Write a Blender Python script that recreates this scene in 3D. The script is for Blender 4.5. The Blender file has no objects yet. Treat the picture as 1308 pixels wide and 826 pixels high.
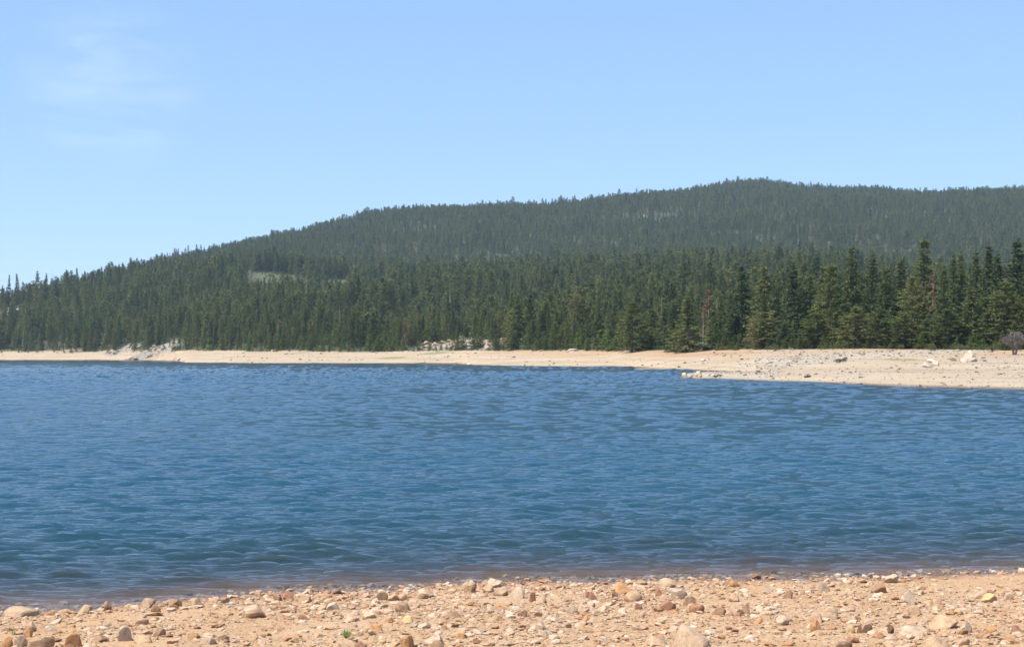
import bpy, bmesh, math, random
import numpy as np
from mathutils import Vector

# ------------------------------------------------------------------ camera, sky, sun, exposure
SC = bpy.context.scene
COL = SC.collection
F = 1899.0            # focal length in photo pixels (photo is 1308 x 826)
HZ = 454.0            # photo row of the level horizon
CAMH = 3.0            # eye height above the lake

cam_d = bpy.data.cameras.new('camera')
cam_d.sensor_width = 36.0
cam_d.lens = 36.0 * F / 1308.0
cam_d.shift_y = (HZ - 413.0) / 1308.0
cam_d.clip_start = 0.1
cam_d.clip_end = 30000.0
cam = bpy.data.objects.new('camera', cam_d)
cam.location = (0, 0, CAMH)
cam.rotation_euler = (math.radians(90), 0, 0)
COL.objects.link(cam)
SC.camera = cam

SUN_EL, SUN_AZ = 61.0, -122.0       # azimuth clockwise from +Y (ahead) towards +X (right)
world = bpy.data.worlds.new('World')
SC.world = world
world.use_nodes = True
wt = world.node_tree
wn = wt.nodes
wn.clear()
w_out = wn.new('ShaderNodeOutputWorld')
w_bg = wn.new('ShaderNodeBackground')
w_bg.inputs['Strength'].default_value = 0.126
sky = wn.new('ShaderNodeTexSky')
sky.sky_type = 'NISHITA'
sky.sun_disc = False
sky.sun_elevation = math.radians(SUN_EL)
sky.sun_rotation = math.radians(SUN_AZ)
sky.altitude = 1500.0
sky.air_density = 0.95
sky.dust_density = 1.0
sky.ozone_density = 1.3
# a faint cirrus wisp drifting across the sky
w_tc = wn.new('ShaderNodeTexCoord')
w_map = wn.new('ShaderNodeMapping')
w_map.inputs['Scale'].default_value = (6.0, 6.0, 30.0)
w_map.inputs['Rotation'].default_value = (0.0, math.radians(14), 0.0)
w_noi = wn.new('ShaderNodeTexNoise')
w_noi.inputs['Scale'].default_value = 1.6
w_noi.inputs['Detail'].default_value = 7.0
w_noi.inputs['Roughness'].default_value = 0.55
w_noi.inputs['Distortion'].default_value = 0.6
w_rmp = wn.new('ShaderNodeMapRange')
w_rmp.interpolation_type = 'SMOOTHSTEP'
w_rmp.inputs['From Min'].default_value = 0.37
w_rmp.inputs['From Max'].default_value = 0.75
w_rmp.inputs['To Max'].default_value = 0.12
w_mix = wn.new('ShaderNodeMixRGB')
w_mix.inputs['Color2'].default_value = (7.6, 7.9, 8.6, 1)
wt.links.new(w_tc.outputs['Generated'], w_map.inputs['Vector'])
wt.links.new(w_map.outputs['Vector'], w_noi.inputs['Vector'])
wt.links.new(w_noi.outputs['Fac'], w_rmp.inputs['Value'])
w_dot = wn.new('ShaderNodeVectorMath'); w_dot.operation = 'DOT_PRODUCT'
w_dot.inputs[1].default_value = Vector((140 - 654, F, HZ - 108)).normalized()
w_loc = wn.new('ShaderNodeMapRange'); w_loc.interpolation_type = 'SMOOTHSTEP'
w_loc.inputs['From Min'].default_value = math.cos(math.radians(3.7)); w_loc.inputs['From Max'].default_value = math.cos(math.radians(0.8))
w_mul = wn.new('ShaderNodeMath'); w_mul.operation = 'MULTIPLY'
wt.links.new(w_tc.outputs['Generated'], w_dot.inputs[0])
wt.links.new(w_dot.outputs['Value'], w_loc.inputs['Value'])
wt.links.new(w_rmp.outputs['Result'], w_mul.inputs[0]); wt.links.new(w_loc.outputs['Result'], w_mul.inputs[1])
wt.links.new(w_mul.outputs[0], w_mix.inputs['Fac'])
w_veil = wn.new('ShaderNodeMixRGB')          # even high haze over the whole sky
w_veil.inputs['Fac'].default_value = 0.62
w_veil.inputs['Color2'].default_value = (1.52, 2.6, 4.85, 1)
wt.links.new(sky.outputs['Color'], w_veil.inputs['Color1'])
wt.links.new(w_veil.outputs['Color'], w_mix.inputs['Color1'])
wt.links.new(w_mix.outputs['Color'], w_bg.inputs['Color'])
wt.links.new(w_bg.outputs['Background'], w_out.inputs['Surface'])

sun_d = bpy.data.lights.new('sun', 'SUN')
sun_d.energy = 5.0
sun_d.angle = math.radians(0.53)
sun_d.color = (1.0, 0.955, 0.89)
sun = bpy.data.objects.new('sun', sun_d)
ce, se = math.cos(math.radians(SUN_EL)), math.sin(math.radians(SUN_EL))
ca, sa = math.cos(math.radians(SUN_AZ)), math.sin(math.radians(SUN_AZ))
sun.rotation_euler = Vector((ce * sa, ce * ca, se)).to_track_quat('Z', 'Y').to_euler()
sun.location = (40, 20, 80)
COL.objects.link(sun)

SC.view_settings.view_transform = 'Standard'
SC.view_settings.look = 'None'
SC.view_settings.gamma = 1.0
SC.view_settings.use_curve_mapping = False
SC.view_settings.exposure = 0.8

SC.render.engine = 'CYCLES'
SC.cycles.use_denoising = True
SC.cycles.denoising_prefilter = 'ACCURATE'
SC.cycles.max_bounces = 6
SC.cycles.diffuse_bounces = 3
SC.cycles.glossy_bounces = 2
SC.cycles.transmission_bounces = 2
SC.cycles.transparent_max_bounces = 8
SC.cycles.volume_bounces = 0
SC.cycles.caustics_reflective = False
SC.cycles.caustics_refractive = False
SC.cycles.sample_clamp_indirect = 4.0

rng = np.random.default_rng(7)
R = random.Random(11)

# ------------------------------------------------------------------ helpers
NT = rng.random((8, 256, 256))


def vnoise(x, y, k=0):
    """smooth value noise, 0..1"""
    x = np.asarray(x, float); y = np.asarray(y, float)
    xi = np.floor(x).astype(int); yi = np.floor(y).astype(int)
    fx = x - xi; fy = y - yi
    fx = fx * fx * (3 - 2 * fx); fy = fy * fy * (3 - 2 * fy)
    t = NT[k % 8]
    a = t[xi & 255, yi & 255]; b = t[(xi + 1) & 255, yi & 255]
    c = t[xi & 255, (yi + 1) & 255]; d = t[(xi + 1) & 255, (yi + 1) & 255]
    return (a * (1 - fx) + b * fx) * (1 - fy) + (c * (1 - fx) + d * fx) * fy


def fbm(x, y, octv=4, k=0):
    s = 0.0; a = 0.5; n = 0.0
    for i in range(octv):
        s = s + a * vnoise(x * 2 ** i + 17.3 * i, y * 2 ** i + 9.1 * i, k + i)
        n += a; a *= 0.5
    return s / n - 0.5


def sstep(a, b, v):
    t = np.clip((v - a) / (b - a), 0, 1)
    return t * t * (3 - 2 * t)


def tag(o, label=None, cat=None, group=None, kind=None):
    if label: o['label'] = label
    if cat: o['category'] = cat
    if group: o['group'] = group
    if kind: o['kind'] = kind
    return o


def mesh_from(name, verts, faces, mats=(), smooth=False, fmat=None):
    me = bpy.data.meshes.new(name)
    verts = np.asarray(verts, dtype=np.float32)
    me.vertices.add(len(verts))
    me.vertices.foreach_set('co', verts.ravel())
    faces = np.asarray(faces, dtype=np.int32)
    n, k = faces.shape
    me.loops.add(n * k)
    me.loops.foreach_set('vertex_index', faces.ravel())
    me.polygons.add(n)
    me.polygons.foreach_set('loop_start', np.arange(0, n * k, k, dtype=np.int32))
    for m in mats: me.materials.append(m)
    if fmat is not None:
        me.polygons.foreach_set('material_index', np.asarray(fmat, dtype=np.int32))
    me.update(calc_edges=True)
    me.validate()
    me.polygons.foreach_set('use_smooth', np.full(len(me.polygons), bool(smooth)))
    return me


def obj(name, me, parent=None, loc=(0, 0, 0)):
    o = bpy.data.objects.new(name, me)
    COL.objects.link(o)
    o.location = loc
    if parent is not None: o.parent = parent
    return o


def grid_faces(nr, nc):
    i = np.arange(nr - 1)[:, None] * nc + np.arange(nc - 1)[None, :]
    i = i.ravel()
    return np.stack([i, i + 1, i + nc + 1, i + nc], 1)


def fattr(me, name, vals):
    a = me.attributes.new(name, 'FLOAT', 'POINT')
    a.data.foreach_set('value', np.asarray(vals, dtype=np.float32).ravel())


class NB:
    """small node-tree builder"""
    def __init__(s, name):
        s.m = bpy.data.materials.new(name)
        s.m.use_nodes = True
        s.t = s.m.node_tree
        s.t.nodes.clear()
        s.out = s.n('ShaderNodeOutputMaterial')

    def n(s, typ, props=None, **inp):
        nd = s.t.nodes.new(typ)
        for k, v in (props or {}).items(): setattr(nd, k, v)
        for k, v in inp.items():
            s.set(nd, k.replace('_', ' '), v)
        return nd

    def set(s, nd, key, v):
        sock = nd.inputs[key] if not isinstance(key, int) else nd.inputs[key]
        if isinstance(v, bpy.types.NodeSocket): s.t.links.new(v, sock)
        else: sock.default_value = v

    def noise(s, vec, scale, detail=4, rough=0.55, dist=0.0):
        nd = s.n('ShaderNodeTexNoise', Scale=scale, Detail=detail, Roughness=rough, Distortion=dist)
        s.t.links.new(vec, nd.inputs['Vector'])
        return nd.outputs['Fac']

    def ramp(s, fac, stops, interp='LINEAR'):
        nd = s.n('ShaderNodeValToRGB')
        nd.color_ramp.interpolation = interp
        e = nd.color_ramp.elements
        while len(e) < len(stops): e.new(0.5)
        for el, (p, c) in zip(e, stops):
            el.position = p
            el.color = (*c, 1) if len(c) == 3 else c
        s.t.links.new(fac, nd.inputs['Fac'])
        return nd.outputs['Color']

    def mr(s, v, a, b, c=0.0, d=1.0):
        nd = s.n('ShaderNodeMapRange', Value=v)
        nd.inputs['From Min'].default_value = a; nd.inputs['From Max'].default_value = b
        nd.inputs['To Min'].default_value = c; nd.inputs['To Max'].default_value = d
        return nd.outputs['Result']

    def mix(s, fac, a, b, mode='MIX'):
        nd = s.n('ShaderNodeMixRGB', {'blend_type': mode})
        s.set(nd, 'Fac', fac); s.set(nd, 'Color1', a); s.set(nd, 'Color2', b)
        return nd.outputs['Color']

    def math(s, op, a, b=0.5):
        nd = s.n('ShaderNodeMath', {'operation': op})
        s.set(nd, 0, a); s.set(nd, 1, b)
        return nd.outputs[0]

    def attr(s, name):
        return s.n('ShaderNodeAttribute', {'attribute_name': name}).outputs['Fac']

    def surf(s, sh):
        s.t.links.new(sh, s.out.inputs['Surface'])
        return s.m


def C3(c): return (c[0], c[1], c[2], 1.0)


# ------------------------------------------------------------------ materials
def mat_beach(name, near):
    b = NB(name)
    pos = b.n('ShaderNodeNewGeometry').outputs['Position']
    n1 = b.noise(pos, 0.9 if near else 0.05, 5)
    n2 = b.noise(pos, 7.0 if near else 0.5, 5, 0.65)
    n3 = b.noise(pos, 60.0 if near else 2.5, 4, 0.75)
    if near:
        base = b.ramp(n1, [(0.3, (0.42, 0.285, 0.165)), (0.5, (0.475, 0.335, 0.205)), (0.72, (0.52, 0.395, 0.265))])
        base = b.mix(b.mr(n2, 0.35, 0.7, 0, 0.55), base, C3((0.42, 0.265, 0.145)))
        base = b.mix(1.0, base, b.ramp(n3, [(0.28, (0.66, 0.62, 0.58)), (0.5, (1, 1, 1)), (0.72, (1.22, 1.2, 1.16))]), 'MULTIPLY')
        vor = b.n('ShaderNodeTexVoronoi', {'feature': 'F1'}, Scale=70.0)
        b.t.links.new(pos, vor.inputs['Vector'])
        base = b.mix(0.45, base, b.mix(1.0, base, b.ramp(vor.outputs['Color'], [(0.1, (0.55, 0.5, 0.46)), (0.5, (1, 1, 1)), (0.9, (1.35, 1.3, 1.22))]), 'MULTIPLY'))
        wet = b.attr('wet')
        base = b.mix(wet, base, b.mix(1.0, base, C3((0.76, 0.62, 0.50)), 'MULTIPLY'))
        bump = b.n('ShaderNodeBump', Strength=0.9, Distance=0.012)
        b.set(bump, 'Height', b.math('ADD', b.math('MULTIPLY', n3, 0.6), vor.outputs['Distance']))
        rough = b.mr(wet, 0, 1, 0.95, 0.35)
    else:
        base = b.ramp(n1, [(0.3, (0.37, 0.275, 0.175)), (0.55, (0.42, 0.335, 0.23)), (0.75, (0.45, 0.375, 0.28))])
        base = b.mix(b.attr('orange'), base, b.ramp(n2, [(0.3, (0.37, 0.245, 0.145)), (0.7, (0.42, 0.305, 0.195))]))
        base = b.mix(b.attr('gravel'), base, b.ramp(n3, [(0.3, (0.22, 0.195, 0.155)), (0.5, (0.38, 0.335, 0.265)), (0.7, (0.50, 0.45, 0.37))]))
        base = b.mix(b.math('MULTIPLY', b.attr('grassy'), 0.8), base, b.ramp(n3, [(0.3, (0.13, 0.14, 0.045)), (0.7, (0.30, 0.29, 0.12))]))
        soil = b.ramp(n2, [(0.3, (0.045, 0.055, 0.028)), (0.6, (0.07, 0.072, 0.040)), (0.8, (0.13, 0.11, 0.07))])
        base = b.mix(b.attr('forest'), base, soil)
        base = b.mix(b.attr('rock'), base, b.ramp(n2, [(0.3, (0.15, 0.135, 0.11)), (0.5, (0.27, 0.245, 0.205)), (0.75, (0.38, 0.35, 0.30))]))
        base = b.mix(b.attr('meadow'), base, b.ramp(n2, [(0.3, (0.06, 0.075, 0.028)), (0.55, (0.10, 0.11, 0.045)), (0.75, (0.20, 0.17, 0.11))]))
        base = b.mix(1.0, base, b.ramp(n3, [(0.25, (0.72, 0.70, 0.67)), (0.5, (1, 1, 1)), (0.75, (1.15, 1.14, 1.12))]), 'MULTIPLY')
        mpz = b.n('ShaderNodeMapping'); mpz.inputs['Scale'].default_value = (0.012, 0.012, 5.0)
        b.t.links.new(pos, mpz.inputs['Vector'])
        base = b.mix(1.0, base, b.ramp(b.noise(mpz.outputs['Vector'], 1.0, 3, 0.7), [(0.32, (0.80, 0.76, 0.72)), (0.5, (1, 1, 1)), (0.68, (1.14, 1.13, 1.12))]), 'MULTIPLY')
        wet = b.attr('wet')
        base = b.mix(wet, base, b.mix(1.0, base, C3((0.5, 0.45, 0.4)), 'MULTIPLY'))
        bump = b.n('ShaderNodeBump', Strength=0.7, Distance=0.25)
        b.set(bump, 'Height', n3)
        rough = b.mr(wet, 0, 1, 0.95, 0.5)
    base = b.mix(1.0, base, C3((.86, .80, .74) if near else (.83, .815, .79)), 'MULTIPLY')
    p = b.n('ShaderNodeBsdfPrincipled')
    b.set(p, 'Base Color', base); b.set(p, 'Roughness', rough)
    b.set(p, 'Specular IOR Level', 0.25)
    b.t.links.new(bump.outputs['Normal'], p.inputs['Normal'])
    return b.surf(p.outputs['BSDF'])


def mat_water():
    b = NB('lake_water')
    pos = b.n('ShaderNodeNewGeometry').outputs['Position']
    mp = b.n('ShaderNodeMapping')
    mp.inputs['Scale'].default_value = (5.0, 12.0, 1.0)
    b.t.links.new(pos, mp.inputs['Vector'])
    rip = b.noise(mp.outputs['Vector'], 1.0, 4, 0.6, 0.3)
    bump = b.n('ShaderNodeBump', Strength=0.75, Distance=0.035)
    b.set(bump, 'Height', rip)
    fr = b.n('ShaderNodeFresnel', IOR=1.333)
    b.t.links.new(bump.outputs['Normal'], fr.inputs['Normal'])
    gl = b.n('ShaderNodeBsdfGlossy', Roughness=0.055)
    gl.inputs['Color'].default_value = (.69, .69, .69, 1)
    b.t.links.new(bump.outputs['Normal'], gl.inputs['Normal'])
    deep = b.attr('deep')            # how far one can no longer see the bed (water depth)
    tr = b.n('ShaderNodeBsdfTransparent')
    b.set(tr, 'Color', b.ramp(deep, [(0.0, (0.93, 0.94, 0.92)), (0.5, (0.55, 0.58, 0.45)), (1.0, (0.10, 0.30, 0.30))]))
    df = b.n('ShaderNodeBsdfDiffuse')
    patch = b.noise(pos, 0.02, 3)
    dcol = b.ramp(patch, [(0.35, (0.004, 0.042, 0.066)), (0.7, (0.008, 0.054, 0.080))])
    b.set(df, 'Color', b.mix(b.mr(deep, 0.35, 1.0), C3((0.024, 0.062, 0.072)), dcol))
    body = b.n('ShaderNodeMixShader')
    b.set(body, 'Fac', deep)
    b.t.links.new(tr.outputs[0], body.inputs[1]); b.t.links.new(df.outputs[0], body.inputs[2])
    top = b.n('ShaderNodeMixShader')
    b.t.links.new(fr.outputs[0], top.inputs[0])
    b.t.links.new(body.outputs[0], top.inputs[1]); b.t.links.new(gl.outputs[0], top.inputs[2])
    return b.surf(top.outputs[0])


def mat_leaf(name, dark, mid, light, transl=0.38):
    b = NB(name)
    oi = b.n('ShaderNodeObjectInfo')
    tc = b.n('ShaderNodeTexCoord')
    col = b.ramp(oi.outputs['Random'], [(0.0, dark), (0.5, mid), (1.0, light)])
    n = b.noise(tc.outputs['Object'], 14.0, 3)
    col = b.mix(1.0, col, b.ramp(n, [(0.3, (0.62, 0.66, 0.66)), (0.5, (1, 1, 1)), (0.72, (1.45, 1.38, 1.2))]), 'MULTIPLY')
    d = b.n('ShaderNodeBsdfDiffuse'); b.set(d, 'Color', col)
    t = b.n('ShaderNodeBsdfTranslucent'); b.set(t, 'Color', col)
    m = b.n('ShaderNodeMixShader', Fac=transl)
    b.t.links.new(d.outputs[0], m.inputs[1]); b.t.links.new(t.outputs[0], m.inputs[2])
    return b.surf(m.outputs[0])


def mat_bark(name, a, c):
    b = NB(name)
    tc = b.n('ShaderNodeTexCoord')
    mp = b.n('ShaderNodeMapping')
    mp.inputs['Scale'].default_value = (60, 60, 14)
    b.t.links.new(tc.outputs['Object'], mp.inputs['Vector'])
    n = b.noise(mp.outputs['Vector'], 1.0, 4)
    p = b.n('ShaderNodeBsdfPrincipled', Roughness=0.9)
    b.set(p, 'Base Color', b.ramp(n, [(0.3, a), (0.7, c)]))
    p.inputs['Specular IOR Level'].default_value = 0.1
    return b.surf(p.outputs[0])


def mat_stone(name, from_random=False, scale=1.0, pal=None):
    b = NB(name)
    oi = b.n('ShaderNodeObjectInfo')
    tc = b.n('ShaderNodeTexCoord')
    off = b.n('ShaderNodeVectorMath', {'operation': 'ADD'})
    b.t.links.new(tc.outputs['Object'], off.inputs[0])
    cmb = b.n('ShaderNodeCombineXYZ')
    b.set(cmb, 'X', b.math('MULTIPLY', oi.outputs['Random'], 40.0)); b.set(cmb, 'Z', b.math('MULTIPLY', oi.outputs['Random'], 17.0))
    b.t.links.new(cmb.outputs[0], off.inputs[1])
    if from_random:
        base = b.ramp(oi.outputs['Random'], pal or [(0.0, (0.62, 0.50, 0.36)), (0.13, (0.50, 0.34, 0.20)), (0.27, (0.58, 0.41, 0.27)),
                                            (0.40, (0.44, 0.25, 0.13)), (0.50, (0.60, 0.50, 0.38)), (0.62, (0.54, 0.38, 0.24)),
                                            (0.76, (0.34, 0.19, 0.12)), (0.80, (0.56, 0.42, 0.29)), (0.93, (0.42, 0.36, 0.29)), (0.96, (0.66, 0.58, 0.47))], 'CONSTANT')
    else:
        base = oi.outputs['Color']
    n1 = b.noise(off.outputs[0], 1.6 * scale, 5, 0.6)
    n2 = b.noise(off.outputs[0], 14 * scale, 4, 0.7)
    if from_random: base = b.mix(1.0, base, C3((.86, .86, .86)), 'MULTIPLY')
    col = b.mix(1.0, base, b.ramp(n1, [(0.3, (0.70, 0.66, 0.62)), (0.5, (1, 1, 1)), (0.7, (1.22, 1.2, 1.18))]), 'MULTIPLY')
    col = b.mix(1.0, col, C3((.88, .80, .73)), 'MULTIPLY')
    col = b.mix(1.0, col, b.ramp(n2, [(0.3, (0.72, 0.70, 0.68)), (0.5, (1, 1, 1)), (0.72, (1.2, 1.2, 1.2))]), 'MULTIPLY')
    bump = b.n('ShaderNodeBump', Strength=0.6, Distance=0.03)
    b.set(bump, 'Height', b.math('ADD', n1, b.math('MULTIPLY', n2, 0.5)))
    p = b.n('ShaderNodeBsdfPrincipled', Roughness=0.85)
    p.inputs['Specular IOR Level'].default_value = 0.3
    b.set(p, 'Base Color', col)
    b.t.links.new(bump.outputs['Normal'], p.inputs['Normal'])
    return b.surf(p.outputs[0])


M_NEAR = mat_beach('near_sand', True)
M_FAR = mat_beach('far_land', False)
M_WATER = mat_water()
M_FIR = mat_leaf('fir_needles', (0.054, 0.076, 0.034), (0.100, 0.126, 0.047), (0.155, 0.165, 0.062))
M_PINE = mat_leaf('pine_needles', (0.088, 0.110, 0.040), (0.122, 0.142, 0.048), (0.16, 0.166, 0.060))
M_YOUNG = mat_leaf('young_needles', (0.085, 0.12, 0.034), (0.10, 0.14, 0.040), (0.12, 0.155, 0.05), 0.3)
M_SHRUB = mat_leaf('shrub_leaves', (0.085, 0.095, 0.060), (0.11, 0.115, 0.075), (0.14, 0.13, 0.095))
M_MEADOW = mat_leaf('meadow_leaves', (0.11, 0.13, 0.045), (0.14, 0.155, 0.06), (0.18, 0.18, 0.08))
M_RUST = mat_leaf('rust_needles', (0.17, 0.095, 0.055), (0.19, 0.11, 0.06), (0.21, 0.12, 0.07))
M_BARK = mat_bark('bark', (0.07, 0.05, 0.038), (0.16, 0.12, 0.095))
M_SNAG = mat_bark('grey_dead_wood', (0.20, 0.17, 0.15), (0.40, 0.36, 0.33))
M_TWIG = mat_bark('purple_grey_twigs', (0.12, 0.105, 0.09), (0.22, 0.195, 0.17))
M_STONE = mat_stone('stone')
M_PEB = mat_stone('pebble', True, 0.6)
M_GRASS = mat_leaf('grass_blades', (0.24, 0.29, 0.11), (0.29, 0.34, 0.14), (0.34, 0.38, 0.18), 0.35)
M_DRIFT = mat_bark('driftwood', (0.05, 0.035, 0.028), (0.10, 0.075, 0.06))

# ------------------------------------------------------------------ lay of the land
NS_U = [-700, 0, 60, 110, 180, 300, 360, 440, 520, 600, 640, 760, 860, 1000, 1140, 1308, 2000]
NS_V = [800, 784, 783, 781, 770, 762, 757.5, 757, 754, 746, 744, 745, 742.5, 740, 738, 731, 705]
_nd = CAMH * F / (np.array(NS_V) - HZ)
_nx = (np.array(NS_U) - 654) / F * _nd


def near_shore(x):
    return np.interp(x, _nx, _nd) + 0.10 * fbm(np.asarray(x) * 0.9, np.asarray(x) * 0 + 3.3, 3, 2)


def Hn(x, y):
    """near beach and the lake bed off it"""
    s = near_shore(x) - y
    up = 0.05 * np.clip(s, 0, 1.2) + 0.080 * np.clip(s - 1.2, 0, 9.5) + 0.05 * np.clip(s - 10.7, 0, 40)
    dn = -0.075 * np.clip(-s, 0, 3) - 0.09 * np.clip(-s - 3, 0, 90)
    z = np.where(s > 0, up, dn)
    z = z + 0.05 * fbm(x * 0.7, y * 0.7, 4, 1) * sstep(-0.5, 1.0, np.abs(s)) + 0.018 * fbm(x * 5, y * 5, 3, 4) + 0.008 * fbm(x * 17, y * 17, 2, 5)
    return z


def interp_u(u, us, vs): return np.interp(u, us, vs)


FS_U = [-700, -200, 0, 150, 222, 236, 330, 480, 582, 600, 640, 740, 780, 868, 930, 960, 985, 1040, 1100, 1150, 1220, 1308, 1450, 2000]
FS_V = [459.0, 459.3, 459.5, 459.6, 460.4, 463, 463.6, 463.7, 463.8, 465.5, 467, 468, 467.6, 471.5, 474.5, 476.5, 486.5, 488.5, 491, 493.5, 495, 497, 500, 510]
_fsd = CAMH * F / (np.array(FS_V) - HZ)
FT_U = [-700, 0, 150, 250, 330, 480, 600, 700, 800, 900, 1000, 1100, 1200, 1308, 1450, 2000]
FT_D = [1250, 1130, 1085, 900, 800, 720, 660, 560, 475, 430, 385, 350, 335, 320, 300, 280]
FT_V = [449.5, 449.5, 449, 447.5, 448.5, 449.2, 447.5, 447.8, 447.8, 447.3, 446, 445.5, 446, 447, 447, 447]
FT_Z = [CAMH + (HZ - v) / F * d for v, d in zip(FT_V, FT_D)]
MR_U = [-700, -300, 0, 100, 200, 300, 400, 500, 600, 700, 800, 900, 1000, 1150, 1308, 1500, 2000]
MR_V = [438, 418, 396, 381, 361, 343, 345, 350, 354, 357, 356, 357, 362, 370, 375, 380, 385]
MR_D = [1400, 1400, 1440, 1500, 1600, 1680, 1720, 1680, 1600, 1500, 1400, 1300, 1200, 1080, 1000, 950, 900]
FR_U = [-700, -300, 0, 100, 150, 200, 230, 280, 330, 380, 420, 470, 520, 600, 680, 720, 780, 850, 900, 950, 975, 1010, 1060, 1100, 1160, 1220, 1308, 1500, 2000]
FR_V = [475, 460, 434, 396, 374, 355, 345, 331, 318, 304, 292, 280, 276, 275, 275, 273, 267, 261, 254, 246, 245, 250, 255, 258, 262, 263, 262, 268, 292]


def far_ridge_d(u): return np.interp(u, [-700, 0, 300, 650, 975, 1308, 2000], [2300, 2350, 2600, 2900, 3200, 3000, 2700])


def Hf(x, y):
    x = np.asarray(x, float); y = np.asarray(y, float)
    u = 654 + F * x / y
    jit = 0.012 * y * fbm(x * 0.03, y * 0.03, 3, 3)
    Ds = np.interp(u, FS_U, _fsd); Dt = np.interp(u, FT_U, FT_D); Zt = np.interp(u, FT_U, FT_Z)
    Dm = np.interp(u, MR_U, MR_D); Zm = CAMH + (HZ - np.interp(u, MR_U, MR_V)) / F * Dm
    Dr = far_ridge_d(u); Zr = CAMH + (HZ - np.interp(u, FR_U, FR_V)) / F * Dr
    Dv = Dm * 0.72 + Dr * 0.28
    Zv = Zm + 0.4 * np.clip((Zr - Zm), -60, 60) * 0.5
    yj = y + jit * sstep(0, 60, y - Ds)
    # beach
    s = np.clip((yj - Ds) / (Dt - Ds), 0, 1)
    z = Zt * (0.75 * s + 0.25 * s * s)
    z = np.where(yj < Ds, -0.05 * np.clip(Ds - yj, 0, 40) - 0.02 * np.clip(Ds - yj - 40, 0, 100), z)
    # slope to the middle ridge, shelf, far mountain
    a = np.clip((yj - Dt) / (Dm - Dt), 0, 1)
    zz = Zt + (Zm - Zt) * (a ** 1.12)
    b = np.clip((yj - Dm) / (Dv - Dm), 0, 1)
    zz = zz + (Zv - Zm) * sstep(0, 1, b)
    c = np.clip((yj - Dv) / (Dr - Dv), 0, 1)
    zz = zz + (Zr - Zv) * (1 - (1 - c) ** 1.55)
    e = np.clip(yj - Dr, 0, 3000)
    zz = zz - 0.10 * e - 0.10 * np.clip(e - 200, 0, 1e9)
    z = np.where(yj > Dt, zz, z)
    inl = sstep(20, 260, yj - Dt) * (1 - sstep(-250, -40, yj - Dr) * 0.75)
    z = z + inl * (34 * fbm(x * 0.0042 + 5, y * 0.0042, 4, 5) + 7 * fbm(x * 0.02, y * 0.02, 3, 6))
    onb = sstep(2, 25, y - Ds) * (1 - sstep(-10, 40, y - Dt))
    z = z + onb * (0.55 * fbm(x * 0.03, y * 0.03, 4, 2) + 0.25 * fbm(x * 0.2, y * 0.2, 3, 4))
    # low gravel spit with a rocky tip, and the thin bar behind it
    ux = np.clip((u - 868) / 110, 0, 1)
    fr = CAMH * F / (np.interp(u, [868, 930, 1000], [482.6, 484.5, 487]) - HZ)
    bk = CAMH * F / (np.interp(u, [868, 900, 960, 1000], [480.0, 477.2, 476.2, 476]) - HZ)
    prof = np.clip(np.minimum((y - fr) / 16, (bk - y) / 16), -30, 1)
    spit = np.where((u > 845) & (u < 1060), 0.5 * prof * sstep(-0.06, 0.12, (u - 868) / 110) - 1.2 * (1 - sstep(-0.06, 0.02, (u - 868) / 110)), -5)
    z = np.where((u > 845) & (u < 1060) & (y < 300), np.maximum(z, spit), z)
    bar = 0.28 - np.abs(y - CAMH * F / 17.2) / 14.0 - 1.0 * (1 - sstep(798, 815, u))
    z = np.where((u > 795) & (u < 960), np.maximum(z, bar), z)
    return np.maximum(z, -8.0)


def P(u, v, D):
    return ((u - 654) / F * D, D, CAMH - (v - HZ) / F * D)


def hit(u, v, d0=110.0, d1=3400.0, fn=Hf):
    """first distance at which the sight line of photo pixel (u, v) meets the land"""
    D = np.linspace(d0, d1, 6000)
    g = fn((u - 654) / F * D, D)
    zr = CAMH - (v - HZ) / F * D
    k = np.argmax(g >= zr)
    return float(D[k])


# patches of bare granite and open ground: (u, v, half width px, depth half length m, start distance)
ROCKS = [(215, 442, 62, 38, 700), (160, 446, 26, 24, 700), (590, 440, 42, 42, 500), (640, 438, 30, 40, 500), (545, 444, 14, 20, 500),
         (20, 394, 20, 85, 1000), (40, 390, 10, 60, 1000), (76, 384, 10, 75, 1000), (98, 380, 6, 18, 1000), (305, 352, 10, 20, 1000),
         (738, 268, 4, 14, 2000), (822, 276, 4, 20, 2000), (655, 292, 3, 20, 2000)]
ROCKP = []
for (u, v, w, dl, d0) in ROCKS:
    D = hit(u, v, d0)
    ROCKP.append(((u - 654) / F * D, D, w / F * D, dl))


def ell(x, y, plist, k=0, rag=0.5):
    m = np.zeros(np.shape(x))
    for (cx, cy, rx, ry) in plist:
        q = ((x - cx) / rx) ** 2 + ((y - cy) / ry) ** 2
        m = np.maximum(m, 1 - sstep(0.55, 1.15, q + rag * 2 * fbm(x * 0.06, y * 0.06, 3, k)))
    return m


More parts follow.
